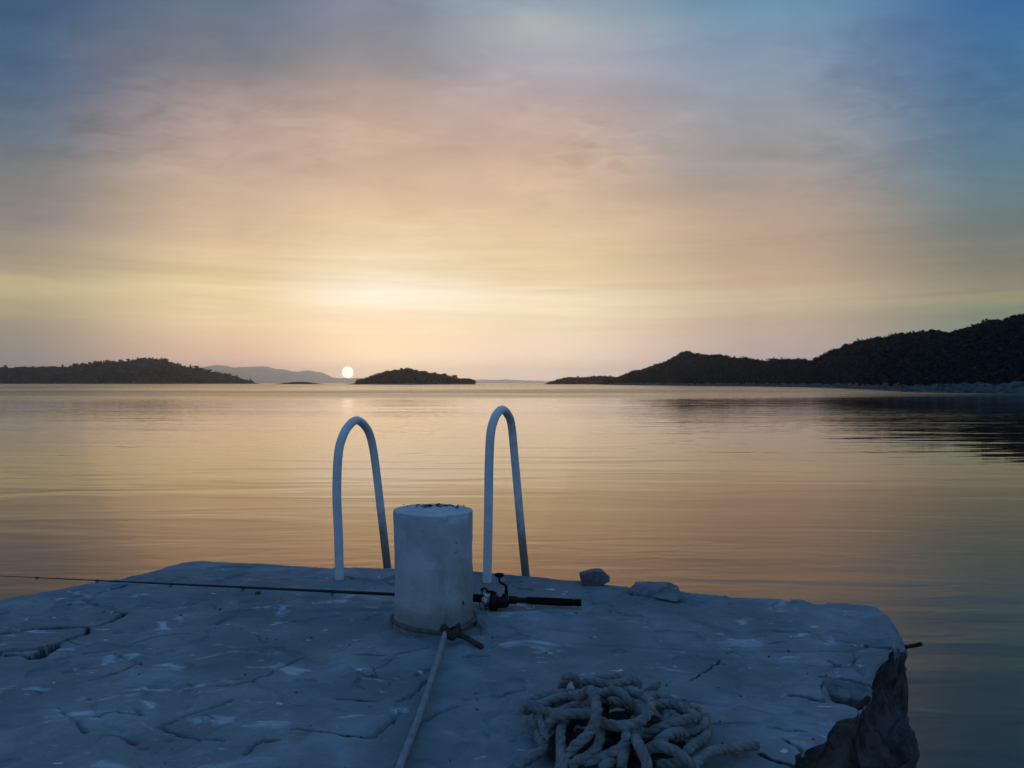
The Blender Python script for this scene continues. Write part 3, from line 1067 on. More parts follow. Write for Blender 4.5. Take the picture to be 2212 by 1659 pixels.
CRACKS = [  # path, half width, depth, jitter
    (q4([(-260, 560), (0, 527), (200, 508), (400, 497), (540, 500), (600, 490), (690, 465), (760, 440), (800, 410)]), 0.016, 0.11),
    (q4([(-260, 690), (0, 655), (150, 635), (300, 612), (420, 580), (520, 550), (560, 520), (540, 500)]), 0.013, 0.11),
    (q4([(-200, 672), (0, 670), (130, 672), (200, 690), (250, 675), (320, 630)]), 0.014, 0.11),
    (q4([(220, 690), (270, 655), (330, 618)]), 0.034, 0.11),
    (q4([(450, 310), (600, 282), (700, 255), (830, 225)]), 0.010, 0.018),
    (q4([(690, 390), (740, 412), (800, 408)]), 0.012, 0.012),
    (q4([(0, 420), (50, 415)]), 0.014, 0.02),
    (q4([(520, 325), (600, 340), (650, 370)]), 0.012, 0.008),
    (q4([(520, 660), (640, 650), (760, 640), (880, 600), (1000, 565), (1220, 540)]), 0.006, 0.010),
    (q4([(1380, 885), (1500, 880), (1680, 820), (1850, 730), (2010, 660)]), 0.005, 0.010),
    (q4([(1040, 1150), (1200, 1080), (1400, 1010), (1480, 970)]), 0.005, 0.008),
    (q4([(1040, 1155), (1170, 1200), (1280, 1230), (1400, 1245)]), 0.006, 0.010),
    (q4([(1880, 1170), (2050, 1185), (2212, 1195)]), 0.008, 0.012),
    (q4([(1550, 1330), (1650, 1250), (1760, 1240)]), 0.006, 0.010),
    (q4([(230, 910), (330, 970), (420, 1060), (500, 1150), (560, 1190)]), 0.008, 0.008),
    (q4([(650, 1210), (760, 1215), (880, 1245)]), 0.007, 0.012),
    (q4([(850, 920), (890, 980), (860, 1010), (910, 1065)]), 0.005, 0.008),
    (q4([(1330, 490), (1450, 440), (1570, 410)]), 0.006, 0.006),
    (q4([(740, 670), (900, 740), (1060, 800), (1210, 880)]), 0.007, 0.006),
    (q6([(90, 815), (250, 820), (500, 828)]), 0.004, 0.012),
    (q6([(720, 835), (830, 760), (910, 705), (960, 590)]), 0.005, 0.020),
    (q6([(0, 1185), (200, 1200), (390, 1210), (520, 1140), (650, 1030), (690, 950), (740, 935)]), 0.008, 0.014),
    (q6([(660, 1240), (780, 1180), (870, 1100), (960, 1015), (1100, 920), (1250, 870), (1500, 820)]), 0.005, 0.008),
    (q6([(850, 560), (880, 540), (1000, 490)]), 0.009, 0.012),
    (q6([(1350, 775), (1500, 770), (1700, 735), (1900, 710), (2010, 695)]), 0.009, 0.008),
    (q6([(1350, 370), (1530, 378), (1600, 382)]), 0.004, 0.008),
    (q6([(1830, 1210), (1900, 1150), (1980, 1110)]), 0.006, 0.008),
    (q3([(280, 570), (400, 560)]), 0.006, 0.012),
    (q3([(330, 478), (480, 490), (560, 500), (690, 510)]), 0.009, 0.010),
    (q3([(790, 550), (920, 575)]), 0.007, 0.008),
    (q3([(1040, 595), (1120, 612), (1240, 610), (1340, 600), (1500, 595)]), 0.012, 0.06),
    (q3([(730, 715), (810, 755)]), 0.004, 0.008),
    (q3([(430, 935), (560, 955), (700, 985)]), 0.010, 0.025),
    (q3([(300, 1180), (420, 1210), (560, 1225)]), 0.010, 0.010),
    (q3([(400, 1275), (500, 1330), (560, 1370)]), 0.008, 0.010),
    (q3([(700, 825), (830, 835), (950, 855), (1080, 885)]), 0.012, 0.018),
    (q3([(-340, 890), (-150, 740), (-90, 690)]), 0.004, 0.008),
    (q3([(230, 1385), (330, 1440), (480, 1470)]), 0.012, 0.020),
]
HOLE = q3([(660, 880), (720, 840), (900, 862), (1080, 895), (1180, 930), (1080, 1010), (975, 1075), (900, 1030), (700, 985)])

FAR = [(-160, 1334), (0, 1288), (60, 1276), (120, 1266), (205, 1250), (260, 1240), (330, 1224), (380, 1212), (430, 1207), (500, 1208), (560, 1211), (640, 1215), (730, 1221), (850, 1224),
       (1000, 1232), (1140, 1239), (1250, 1246), (1300, 1252), (1400, 1262), (1500, 1271), (1620, 1283), (1720, 1290), (1800, 1294), (1870, 1296), (1905, 1301), (1930, 1322), (1948, 1350), (1958, 1374), (1961, 1388)]
CEN = np.array([0.2, 1.78])
O1 = [on(*p)[:2] for p in FAR] + list(q3([(1235, 612), (1195, 650), (1190, 700), (1130, 750), (1070, 838), (1085, 890), (990, 1010), (968, 1085), (830, 1140), (740, 1230), (700, 1300), (620, 1330), (500, 1385), (490, 1440), (430, 1521)])) + \
     [np.array(p) for p in [(0.55, 1.45), (0.60, 1.0), (0.75, 0.2), (1.0, -1.2), (1.15, -4.5), (-2.7, -4.5), (-2.8, 0.0), (-2.75, 1.6), (-2.55, 2.45)]]
O1 = np.array(O1)
O2 = np.array([p * 1.0 for p in O1])


def polar(poly):
    d = poly - CEN
    return np.arctan2(d[:, 1], d[:, 0]), np.hypot(d[:, 0], d[:, 1])


def radius_along(poly, th):
    """outline radius in direction th (ray/segment hits, nearest)"""
    R = np.zeros(len(th))
    dx, dy = np.cos(th), np.sin(th)
    best = np.full(len(th), 0.0)
    for a, b in zip(poly, np.roll(poly, -1, axis=0)):
        ex, ey = b - a
        ax, ay = a - CEN
        den = dx * ey - dy * ex
        den = np.where(np.abs(den) < 1e-9, 1e-9, den)
        r = (ax * ey - ay * ex) / den
        s = (ax * dy - ay * dx) / den
        ok = (s >= -1e-6) & (s <= 1 + 1e-6) & (r > 0)
        best = np.where(ok, np.maximum(best, r), best)
    return best


def deck_height(P, crack_mask=None):
    dt = np.zeros(len(P))
    x = P
    wob = 0.012 * np.column_stack([fbm(x * 9, 81, 3), fbm(x * 9, 82, 3)]) + 0.004 * np.column_stack([vn(x * 60, 83), vn(x * 60, 84)])
    W = x + wob
    h = 0.013 * fbm(x * 1.1, 90, 3) + 0.0035 * fbm(x * 4.0, 91, 4)
    # irregular flags under the cement skin
    r = np.random.default_rng(5)
    seeds = np.column_stack([r.uniform(-3, 1.8, 90), r.uniform(0.6, 4.0, 90)])
    f1 = np.full(len(x), 9e9); f2 = f1.copy(); hid = np.zeros(len(x)); sx = np.zeros(len(x)); sy = np.zeros(len(x))
    ch = r.normal(size=90) * 0.0045
    tx, ty = r.normal(size=90) * 0.012, r.normal(size=90) * 0.012
    Wv = x + 0.10 * np.column_stack([fbm(x * 3.0, 85, 3), fbm(x * 3.0, 86, 3)])
    for k in range(90):
        d = np.hypot((Wv[:, 0] - seeds[k, 0]) * 0.8, (Wv[:, 1] - seeds[k, 1]) * 1.25)
        near = d < f1
        f2 = np.where(near, f1, np.minimum(f2, d))
        hid = np.where(near, ch[k] + tx[k] * (x[:, 0] - seeds[k, 0]) + ty[k] * (x[:, 1] - seeds[k, 1]), hid)
        f1 = np.where(near, d, f1)
    edge = f2 - f1
    blend = sst(edge, 0.0, 0.03)
    h += hid * blend
    vis = sst(fbm(x * 2.1, 95, 3), -0.05, 0.25)
    h -= 0.004 * vis * (1 - sst(edge, 0.0, 0.014))
    h += 0.0022 * fbm(x * 22, 92, 4) + 0.0012 * fbm(x * 70, 93, 3)
    # flaked hollows
    fl = fbm(x * 5.5, 97, 4)
    h -= 0.006 * sst(fl, 0.24, 0.30)
    for path, w, dep in CRACKS:
        lo, hi = path.min(0) - w * 3 - 0.05, path.max(0) + w * 3 + 0.05
        m = np.where((x[:, 0] > lo[0]) & (x[:, 0] < hi[0]) & (x[:, 1] > lo[1]) & (x[:, 1] < hi[1]))[0]
        if not len(m):
            continue
        d = chop(path, W[m])
        ww = np.maximum(w * (0.55 + 0.6 * (0.5 + 0.5 * fbm(x[m] * 14, 96, 3))), 0.0055)
        fade = sst(fbm(x[m] * 5, 89, 2), -0.55, -0.1) if w < 0.011 else 1.0
        h[m] -= (dep * 1.4 if dep < 0.05 else dep) * fade * (1 - sst(d, ww * 0.25, ww))
        dt[m] = np.maximum(dt[m], (1 - sst(d, ww * 0.35, ww * 0.8)) * fade * (0.55 + 0.45 * fbm(x[m] * 40, 88, 2)))
        h[m] += 0.004 * (1 - sst(d, ww, ww * 3.5)) * fbm(x[m] * 6, 98, 2)
    if crack_mask is not None:
        crack_mask[:] = np.clip(dt, 0, 1)
    hm = inside(HOLE, W)
    dh = chop(np.vstack([HOLE, HOLE[:1]]), W[hm])
    h[hm] -= (0.050 + 0.030 * fbm(W[hm] * 16, 99, 3)) * (0.25 * sst(dh, 0, 0.006) + 0.75 * sst(dh, 0.0, 0.055))
    return h


def build_pier():
    # directions: dense where the deck is seen
    a0, a1 = math.radians(-62), math.radians(205)
    th = np.concatenate([np.linspace(a0, a1, 2500, endpoint=False), np.linspace(a1, a0 + 2 * math.pi, 170, endpoint=False)])
    ro = radius_along(O1, th)
    # worn, nibbled edge
    ex = np.column_stack([ro * np.cos(th), ro * np.sin(th)])
    ro = ro + 0.012 * fbm(ex * 7, 101, 4) + 0.006 * fbm(ex * 30, 102, 3)
    k = np.exp(-np.linspace(-2, 2, 9) ** 2)
    ro = np.convolve(np.concatenate([ro[-4:], ro, ro[:4]]), k / k.sum(), 'valid')
    nr = 480
    t = (np.arange(1, nr + 1) / nr) ** 0.78
    rr = ro[None, :] * t[:, None]
    X = CEN[0] + rr * np.cos(th)
    Y = CEN[1] + rr * np.sin(th)
    P = np.column_stack([X.ravel(), Y.ravel()])
    crack_mask = np.zeros(len(P))
    H = deck_height(P, crack_mask).reshape(rr.shape)
    ed = ro[None, :] - rr
    worn = np.where((th > math.radians(33)), 1.0, 0.0)
    H -= worn * 0.028 * (1 - sst(ed, 0.0, 0.10)) ** 2 + (0.3 + 0.7 * worn) * 0.014 * (1 - sst(ed, 0.0, 0.025)) ** 2
    deck = np.stack([X, Y, H], -1)
    # lower body: the right side has lost its top slabs and shows the rubble core
    body = [np.array(p) for p in [(1.275, 2.51), (1.235, 2.40), (1.19, 2.3), (1.11, 2.05), (1.04, 1.8), (1.0, 1.45), (1.05, 1.0), (1.15, 0.2), (1.3, -1.2), (1.4, -4.5)]]
    # close the body outline with the pier outline elsewhere, slightly proud
    body = np.array([p for p in O1[:len(FAR)]] + body + [np.array(p) for p in [(-2.7, -4.5), (-2.8, 0.0), (-2.75, 1.6), (-2.55, 2.45)]])
    rb = np.maximum(radius_along(body, th), ro + 0.01)
    nw = 200
    w = np.linspace(0, 1, nw + 1)[1:]
    Ww, TH = np.meshgrid(w, th, indexing='ij')
    RO, RB = np.broadcast_to(ro, Ww.shape), np.broadcast_to(rb, Ww.shape)
    gap = RB - RO
    z0 = deck[-1, :, 2]
    drop = 0.10 + 0.16 * sst(gap, 0.05, 0.5)          # the broken lip
    ledge = 0.10 + 0.30 * np.clip(gap, 0, 0.6)
    r = np.where(Ww < 0.25, RO - 0.015 * np.sin(Ww / 0.25 * math.pi),
        np.where(Ww < 0.62, RO + gap * ((Ww - 0.25) / 0.37), RB + 0.03 * (Ww - 0.62) / 0.38))
    z = np.where(Ww < 0.25, -drop * Ww / 0.25,
        np.where(Ww < 0.62, -drop - ledge * ((Ww - 0.25) / 0.37), -drop - ledge - (1.75 - drop - ledge) * (Ww - 0.62) / 0.38)) + z0[None, :]
    Wp = np.stack([CEN[0] + r * np.cos(TH), CEN[1] + r * np.sin(TH), z], -1)
    F3 = Wp.reshape(-1, 3)
    # rubble stones
    rs = np.random.default_rng(9)
    n1 = fbm(F3 * 4.5, 111, 3)
    n2 = fbm(F3 * 13, 112, 4)
    amp = (sst(Ww, 0.0, 0.16)).ravel()
    big = np.abs(n1) ** 0.6 * np.sign(n1)
    WF = F3 + 0.03 * np.column_stack([fbm(F3 * 8, 115 + q, 2) for q in range(3)])
    bd, bv = blocks(WF * [5.5, 5.5, 6.5], 31)
    cd, cv = blocks(WF * 13, 32)
    off = amp * (0.018 * big + 0.020 * n2 + 0.075 * (bv - 0.5) - 0.04 * bd ** 2 + 0.05 * (cv - 0.5) - 0.02 * cd)
    lat = sst(gap.ravel(), 0.04, 0.25)
    off = off * (0.35 + 0.65 * lat)
    F3[:, 0] += off * np.cos(TH.ravel())
    F3[:, 1] += off * np.sin(TH.ravel())
    F3[:, 2] += amp * lat * sst(Ww, 0.25, 0.55).ravel() * (0.05 * fbm(F3 * 6.0, 113, 3) + 0.05 * (bv - 0.5) + 0.02 * fbm(F3 * 22, 114, 3))
    root = empty('stone_pier', (0.0, 1.95, 0.0))
    tag(root, 'rough cracked cement and stone pier with a broken right edge', 'pier')
    n = len(th)
    # deck part
    b = Bag()
    idx = np.arange(nr * n).reshape(nr, n)
    nx = np.roll(idx, -1, axis=1)
    Q = np.stack([idx[:-1], idx[1:], nx[1:], nx[:-1]], -1).reshape(-1, 4)
    ctr = np.array([CEN[0], CEN[1], deck[0, :, 2].mean()])
    b.add(np.vstack([deck.reshape(-1, 3), ctr]), Q, np.stack([np.full(n, nr * n), idx[0], nx[0]], -1))
    o = b.build('deck', M['deck'], root, origin=None)
    at_ = o.data.attributes.new('crack_dark', 'FLOAT', 'POINT')
    at_.data.foreach_set('value', np.concatenate([crack_mask, [0.0]]).astype(np.float32))
    o.location = (-0.0, -1.95, 0)
    # side part
    b = Bag()
    S = np.concatenate([deck[-1][None], F3.reshape(nw, n, 3)])
    idx = np.arange((nw + 1) * n).reshape(nw + 1, n)
    nx = np.roll(idx, -1, axis=1)
    Q = np.stack([idx[:-1], idx[1:], nx[1:], nx[:-1]], -1).reshape(-1, 4)
    b.add(S.reshape(-1, 3), Q)
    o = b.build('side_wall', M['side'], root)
    o.location = (-0.0, -1.95, 0)
    # iron left in the broken edge
    b = Bag()
    p0 = on(1930, 1398, -0.035)
    p1 = on(1992, 1391, -0.02)
    sweep(b, [p0, p0 * 0.5 + p1 * 0.5 + [0, 0, -0.004], p1], 0.0065, 0.008, 10)
    o = b.build('reinforcing_bar', M['rust'], root)
    o.location = (0, -1.95, 0)
    b = Bag()
    p0, p1 = on(1844, 1541, -0.045), on(1900, 1482, -0.030)
    sweep(b, [p0, p0 * 0.6 + p1 * 0.4 + [0.006, 0, 0.004], p1], 0.0085, 0.01, 14)
    o = b.build('iron_pipe', M['rust'], root)
    o.location = (0, -1.95, 0)
    # angular stones of the rubble core, bared where the top slabs broke away
    rs = np.random.default_rng(21)
    for i, (u, v, z_, r_) in enumerate([(1944, 1436, -0.15, 0.075), (1940, 1480, -0.20, 0.09), (1932, 1512, -0.20, 0.105), (1950, 1560, -0.30, 0.10), (1905, 1560, -0.22, 0.12), (1915, 1640, -0.38, 0.12),
                                     (1872, 1610, -0.22, 0.12), (1830, 1650, -0.22, 0.13), (1890, 1690, -0.42, 0.17), (1906, 1478, -0.13, 0.065), (1785, 1690, -0.20, 0.11), (1880, 1530, -0.15, 0.07)]):
        c = on(u, v, z_)
        k = rs.normal(size=(13, 3))
        k = k / np.max(np.abs(k), axis=1)[:, None] * np.array([1.0, 0.9, 0.75]) * r_ * (0.75 + 0.25 * rs.random((13, 1)))
        hull_stone('rubble_stone', [Vector(p) for p in k], M['side'], (c[0] - r_ * 0.75, c[1] - 1.95, c[2] - 0.25 * r_), 0.006, 30, 40 + i, root, 0.30)
    # broken slab piece lying in the hole
    c = on(1818, 1492, -0.025)
    pts = [on(1768, 1480, -0.016), on(1790, 1469, -0.006), on(1842, 1472, -0.010), on(1864, 1489, -0.026), on(1838, 1507, -0.034), on(1788, 1500, -0.030)]
    pts = [p - c for p in pts] + [(p - c) * [0.9, 0.9, 1] - [0, 0, 0.035] for p in pts]
    o = hull_stone('slab_fragment', [Vector(p) for p in pts], M['stone'], (c[0], c[1] - 1.95, c[2]), 0.006, 40, 7, root)


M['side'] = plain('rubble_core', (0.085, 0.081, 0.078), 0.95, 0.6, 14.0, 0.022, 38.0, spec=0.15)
build_pier()


def deck_z(x, y):
    return float(deck_height(np.array([[x, y]]))[0])


# ------------------------------------------------------------------ bollard
BC = np.array([(938 - U0) / F * 2.71, 2.71])


def build_bollard():
    n, hN = 220, 130
    a = np.linspace(0, 2 * math.pi, n, endpoint=False)
    H = 0.381
    prof = [(0.136, -0.06)] + [(0.1325 + 0.0030 * (1 - k / 100) ** 2 + 0.0035 * (k / 100), H * k / 100 - 0.0) for k in range(1, 99)]
    prof += [(0.1356, H - 0.0024), (0.1350, H - 0.0008), (0.1338, H), (0.131, H + 0.0004), (0.12, H + 0.001), (0.10, H + 0.002), (0.08, H + 0.0025), (0.06, H + 0.003), (0.04, H + 0.003), (0.02, H + 0.003), (0.004, H + 0.003)]
    pr = np.array(prof)
    V = np.stack([pr[:, :1] * np.cos(a), pr[:, :1] * np.sin(a), np.repeat(pr[:, 1:], n, 1)], -1)
    P = V.reshape(-1, 3)
    rad = np.hypot(P[:, 0], P[:, 1])
    k = (0.0035 * fbm(P * 9, 121, 3) + 0.0011 * fbm(P * 45, 122, 3))
    rim = sst(P[:, 2], H - 0.03, H - 0.003) * sst(rad, 0.11, 0.128)
    k = k - rim * 0.008 * np.clip(fbm(P * 26, 123, 3) - 0.22, 0, 1) * 3
    foot = sst(P[:, 2], 0.03, -0.01)
    k = k + foot * (0.008 + 0.006 * fbm(P * 20, 124, 3))
    P = P * np.column_stack([1 + k / np.maximum(rad, 0.05), 1 + k / np.maximum(rad, 0.05), np.ones(len(P))])
    P[:, 2] += (rad < 0.132) * (P[:, 2] > 0.3) * 0.0015 * fbm(P * 30, 125, 3)
    P[:, 0] += -0.004 * P[:, 2] / H
    P[:, 2] += (P[:, 2] > 0.2) * (-0.015) * P[:, 0]
    b = Bag()
    add_rings(b, P.reshape(len(pr), n, 3), np.array([[0, 0, -0.06]] * (len(pr) - 1) + [[0, 0, H + 0.003]]), True)
    o = b.build('bollard', M['bollard'])
    o.location = (BC[0], BC[1], 0)
    tag(o, 'stout whitewashed concrete mooring bollard between the ladder handrails', 'bollard')
    # crumbs and bits of dry weed on its top
    r = np.random.default_rng(4)
    Vb, Tb = ICO1
    b = Bag()
    for k in range(44):
        x, y = r.normal() * 0.038 - 0.008, r.normal() * 0.018 + 0.062
        s = 0.0016 + 0.0040 * r.random() ** 2
        b.add(Vb * s * (0.6 + 0.8 * r.random((len(Vb), 1))) * [1.4, 1.0, 0.8] + [x, y, H + 0.004], None, Tb)
    for k in range(9):
        x, y = r.normal() * 0.042 - 0.008, r.normal() * 0.018 + 0.066
        d = r.normal(size=3) * [0.012, 0.012, 0.006]
        z = H + 0.004
        sweep(b, [(x, y, z), (x + d[0] * 0.5, y + d[1] * 0.5, z + abs(d[2]) * 0.5 + 0.001), (x + d[0], y + d[1], z + abs(d[2]) * 0.6)], 0.0009, 0.004, 5)
    o = b.build('debris', M['darkstone'], smooth=False)
    o.location = (BC[0], BC[1], 0)
    tag(o, 'dark crumbs and dry weed scattered on the bollard top', 'debris', kind='stuff')


build_bollard()


# ------------------------------------------------------------------ bathing ladder
def build_ladder():
    root = empty('bathing_ladder', (-0.45, 3.4, 0))
    tag(root, 'white tubular bathing ladder with two tall hooped handrails at the pier edge', 'ladder')
    left = [(733, 1258), (733, 1240), (731, 1153), (727.5, 1066), (731, 980), (741.5, 940), (755, 918), (770, 908), (786.5, 918), (800, 943), (810, 996), (823, 1106), (836, 1220)]
    right = [(1052.5, 1266), (1052.5, 1245), (1055, 1106), (1056.5, 1003), (1060, 936), (1068, 905), (1076.5, 890), (1086, 885), (1096.5, 895), (1105, 920), (1113, 1003), (1125, 1136), (1135, 1236)]
    feet = []
    for pts, y0, y1 in ((left, 3.265, 3.63), (right, 3.225, 3.60)):
        P = []
        napex = min(range(len(pts)), key=lambda i: pts[i][1])
        for i, (u, v) in enumerate(pts):
            # the hoop leans over from the landward to the seaward leg
            x = (i - napex)
            f = float(sst(np.array([x + 0.0]), -3.2, 3.2)[0])
            P.append(at(u, v, y0 + (y1 - y0) * f))
        last = P[-1]
        prev = P[-2]
        dirn = (last - prev) / abs(last[2] - prev[2])
        P.append(last + dirn * 0.25)
        foot = last + dirn * 0.25
        P.append(foot + np.array([0.01, 0.02, -0.5]))
        P.append(foot + np.array([0.01, 0.02, -1.15]))
        P[0][2] = -0.03
        feet.append(foot)
        b = Bag()
        sweep(b, P, 0.0184, 0.008, 24)
        o = b.build('handrail', M['rail'], root)
        o.location = (0.45, -3.4, 0)
    for k in range(4):
        z = -0.12 - 0.28 * k
        b = Bag()
        p, q = feet[0] + [0.012, 0.02, 0], feet[1] + [0.012, 0.02, 0]
        m = feet[0][2] * 0.5 + feet[1][2] * 0.5
        sweep(b, [(p[0], p[1], m + z), ((p[0] + q[0]) / 2, (p[1] + q[1]) / 2, m + z), (q[0], q[1], m + z)], 0.0165, 0.02, 16)
        o = b.build('rung', M['rail'], root)
        o.location = (0.45, -3.4, 0)


build_ladder()


# ------------------------------------------------------------------ mooring line made fast to the bollard
def build_mooring_line():
    K = on(966, 1371, 0.022)
    root = empty('mooring_line', tuple(K))
    tag(root, 'pale rope knotted round the bollard foot and running to the front', 'rope')

    def put(b, name, mat):
        o = b.build(name, mat, root)
        o.location = tuple(-K)
        return o
    R = 0.0088
    # standing part, from the knot towards the shore
    pts = [K + [-0.004, -0.02, 0.012]] + [on(u, v, z) for u, v, z in
           [(958, 1384, 0.024), (950, 1408, 0.017), (938, 1448, 0.015), (922, 1500, 0.016), (904, 1553, 0.013), (884, 1605, 0.013), (862, 1660, 0.013), (838, 1730, 0.013), (800, 1850, 0.013), (740, 2050, 0.013)]]
    b = Bag()
    laid_rope(b, pts, R, 0.036, 0.0022, 18)
    put(b, 'standing_part', M['rope'])
    # loop about the foot
    loop = [K + [-0.012, 0.0, 0.004]]
    loop += [on(905, 1362, 0.014), on(872, 1354, 0.010)]
    for a in np.radians(np.linspace(192, -14, 12)):
        loop.append(np.array([BC[0] + 0.1425 * math.cos(a), BC[1] + 0.1425 * math.sin(a), 0.009]))
    loop += [on(1004, 1354, 0.018), on(985, 1362, 0.024), K + [0.012, 0.004, 0.008]]
    b = Bag()
    laid_rope(b, loop, 0.0082, 0.036, 0.0024, 18)
    put(b, 'bollard_loop', M['looprope'])
    # the knot: grimy turns drawn tight
    b = Bag()
    th = np.linspace(0, 2 * math.pi, 26)
    tre = np.column_stack([(np.sin(th) + 2 * np.sin(2 * th)) * 0.0100, (np.cos(th) - 2 * np.cos(2 * th)) * 0.0070, -np.sin(3 * th) * 0.008])
    laid_rope(b, tre + K + [0.014, -0.004, 0.008], 0.0088, 0.046, 0.0022, 18)
    laid_rope(b, [K + [0.028, 0.020, 0.005], K + [0.035, 0.0, 0.028], K + [0.032, -0.024, 0.018], K + [0.022, -0.034, 0.002], K + [0.008, -0.02, 0.0]], 0.0088, 0.046, 0.0022, 18)
    laid_rope(b, [K + [-0.018, 0.008, 0.0], K + [-0.012, 0.0, 0.026], K + [0.002, -0.020, 0.020], K + [0.012, -0.036, 0.0]], 0.0086, 0.046, 0.0022, 18)
    put(b, 'knot', M['oldrope'])
    b = Bag()
    laid_rope(b, [K + [0.018, -0.004, 0.014], on(995, 1372, 0.030), on(1012, 1380, 0.022), on(1030, 1391, 0.014), on(1044, 1398, 0.010)], 0.0088, 0.046, 0.0022, 18)
    put(b, 'loose_end', M['oldrope'])


build_mooring_line()


# ------------------------------------------------------------------ heap of rope in front
def build_heap():
    def s(pts):
        return [on(1066.5 + X * 0.2857, 1382.5 + Y * 0.2857, z) for X, Y, z in pts]
    R = 0.0114
    ST = [
        # left bight
        [(900, 470, .05), (780, 440, .07), (600, 402, .062), (450, 415, .055), (320, 442, .05), (240, 478, .045), (222, 508, .04), (250, 528, .036), (330, 560, .02), (420, 640, .016), (520, 720, .016)],
        [(262, 500, .062), (300, 512, .062), (390, 538, .06), (480, 552, .065), (570, 515, .075), (660, 492, .07), (760, 500, .05), (860, 540, .03)],
        [(268, 512, .058), (255, 498, .058), (330, 492, .06), (400, 470, .07), (480, 440, .075), (560, 425, .075), (640, 430, .08), (720, 470, .07)],
        [(400, 470, .05), (460, 480, .05), (540, 500, .05), (640, 470, .055), (700, 440, .06)],
        # standing hoop at the back
        [(525, 425, .03), (520, 350, .055), (545, 290, .085), (588, 268, .095), (622, 300, .085), (645, 360, .06), (668, 415, .045), (700, 470, .03)],
        # long lengths at the back
        [(640, 400, .04), (680, 330, .06), (760, 318, .07), (860, 335, .07), (960, 325, .07), (1050, 305, .075), (1088, 330, .068), (1085, 385, .05), (1060, 440, .03)],
        [(760, 330, .03), (800, 300, .04), (900, 282, .045), (1000, 296, .04), (1060, 330, .03)],
        [(1140, 420, .04), (1190, 385, .05), (1225, 345, .058), (1248, 318, .062)],
        [(1150, 440, .05), (1220, 425, .05), (1300, 440, .045), (1360, 470, .03)],
        # front central strand
        [(600, 470, .05), (660, 425, .09), (712, 388, .125), (745, 395, .140), (768, 450, .140), (782, 530, .132), (770, 610, .120), (738, 680, .100), (690, 740, .085), (620, 800, .065), (570, 870, .045), (535, 960, .03), (520, 1040, .015)],
        # big ring
        [(700, 540, .07), (790, 605, .095), (870, 640, .100), (960, 655, .102), (1050, 640, .104), (1130, 595, .108), (1182, 530, .110), (1185, 470, .110), (1140, 425, .105), (1060, 392, .10), (980, 385, .09)],
        [(820, 450, .05), (845, 400, .085), (900, 385, .10), (960, 400, .10), (1010, 445, .09), (1060, 510, .07), (1100, 570, .05)],
        # left middle
        [(520, 760, .03), (455, 660, .05), (430, 620, .075), (470, 585, .09), (560, 562, .10), (640, 558, .10), (730, 575, .09), (800, 620, .07)],
        [(560, 600, .06), (520, 640, .07), (506, 720, .066), (510, 800, .055), (512, 880, .045), (500, 960, .03), (480, 1040, .015)],
        [(300, 560, .045), (310, 640, .030), (330, 700, .016), (360, 780, .013), (420, 860, .013)],
        [(340, 560, .05), (370, 640, .035), (400, 720, .022), (460, 800, .016)],
        # second loop
        [(740, 640, .06), (790, 655, .075), (808, 720, .075), (790, 800, .065), (745, 860, .055), (680, 905, .05), (630, 920, .045), (580, 980, .03)],
        [(1000, 640, .05), (1005, 720, .085), (1000, 775, .082), (950, 830, .072), (870, 865, .06), (790, 900, .05), (720, 950, .04), (660, 1010, .02)],
        [(1010, 800, .07), (985, 870, .066), (968, 940, .05), (975, 1010, .03), (1000, 1080, .015)],
        [(1050, 700, .05), (1085, 765, .09), (1112, 830, .088), (1145, 905, .075), (1158, 970, .06), (1150, 1060, .03)],
        [(1090, 870, .05), (1150, 832, .072), (1210, 812, .08), (1290, 810, .085), (1370, 840, .08), (1440, 895, .07), (1500, 955, .05), (1540, 1030, .02)],
        [(1180, 840, .05), (1240, 780, .065), (1290, 735, .075), (1350, 705, .075), (1430, 690, .06)],
        [(1080, 760, .04), (1180, 705, .065), (1260, 665, .075), (1350, 632, .08), (1450, 605, .075), (1530, 590, .065), (1500, 555, .055), (1440, 525, .055), (1400, 500, .06), (1330, 485, .06), (1230, 490, .055), (1150, 520, .04)],
        [(1380, 500, .03), (1440, 500, .035), (1530, 530, .03), (1585, 560, .03), (1608, 600, .035), (1595, 650, .04), (1530, 682, .045), (1440, 712, .05), (1350, 750, .05)],
        [(1620, 640, .03), (1620, 700, .03), (1580, 755, .045), (1520, 800, .05), (1460, 850, .05), (1420, 920, .03)],
        [(2020, 808, .013), (1960, 800, .014), (1860, 806, .016), (1760, 822, .018), (1680, 838, .03), (1620, 862, .042), (1560, 905, .045), (1500, 950, .04), (1450, 1020, .02)],
        [(460, 800, .02), (380, 840, .018), (300, 880, .016), (220, 930, .014), (150, 980, .013), (90, 1040, .013)],
        [(1250, 500, .03), (1310, 560, .04), (1310, 620, .035), (1280, 680, .02)],
        [(1420, 540, .03), (1380, 590, .04), (1330, 640, .035)],
        [(860, 500, .04), (930, 478, .045), (1000, 490, .04), (1040, 540, .03)],
        [(810, 990, .045), (870, 935, .05), (930, 915, .045), (990, 940, .03)],
        [(1130, 990, .02), (1230, 950, .03), (1340, 940, .035), (1430, 930, .04), (1500, 900, .03)],
        [(620, 680, .03), (690, 700, .035), (760, 740, .03), (800, 800, .02)],
        [(1050, 600, .03), (1100, 680, .04), (1180, 740, .04), (1260, 760, .03)],
    ]
    b = Bag()
    r = np.random.default_rng(3)
    for k, p in enumerate(ST):
        laid_rope(b, s(p), R, 0.066, 0.0028, 30, twist0=r.random() * 6)
    # buried turns that fill the heap, coloured dark as if in its shade
    c = on(1066.5 + 900 * 0.2857, 1382.5 + 760 * 0.2857, 0.03)
    top = b
    b = Bag()
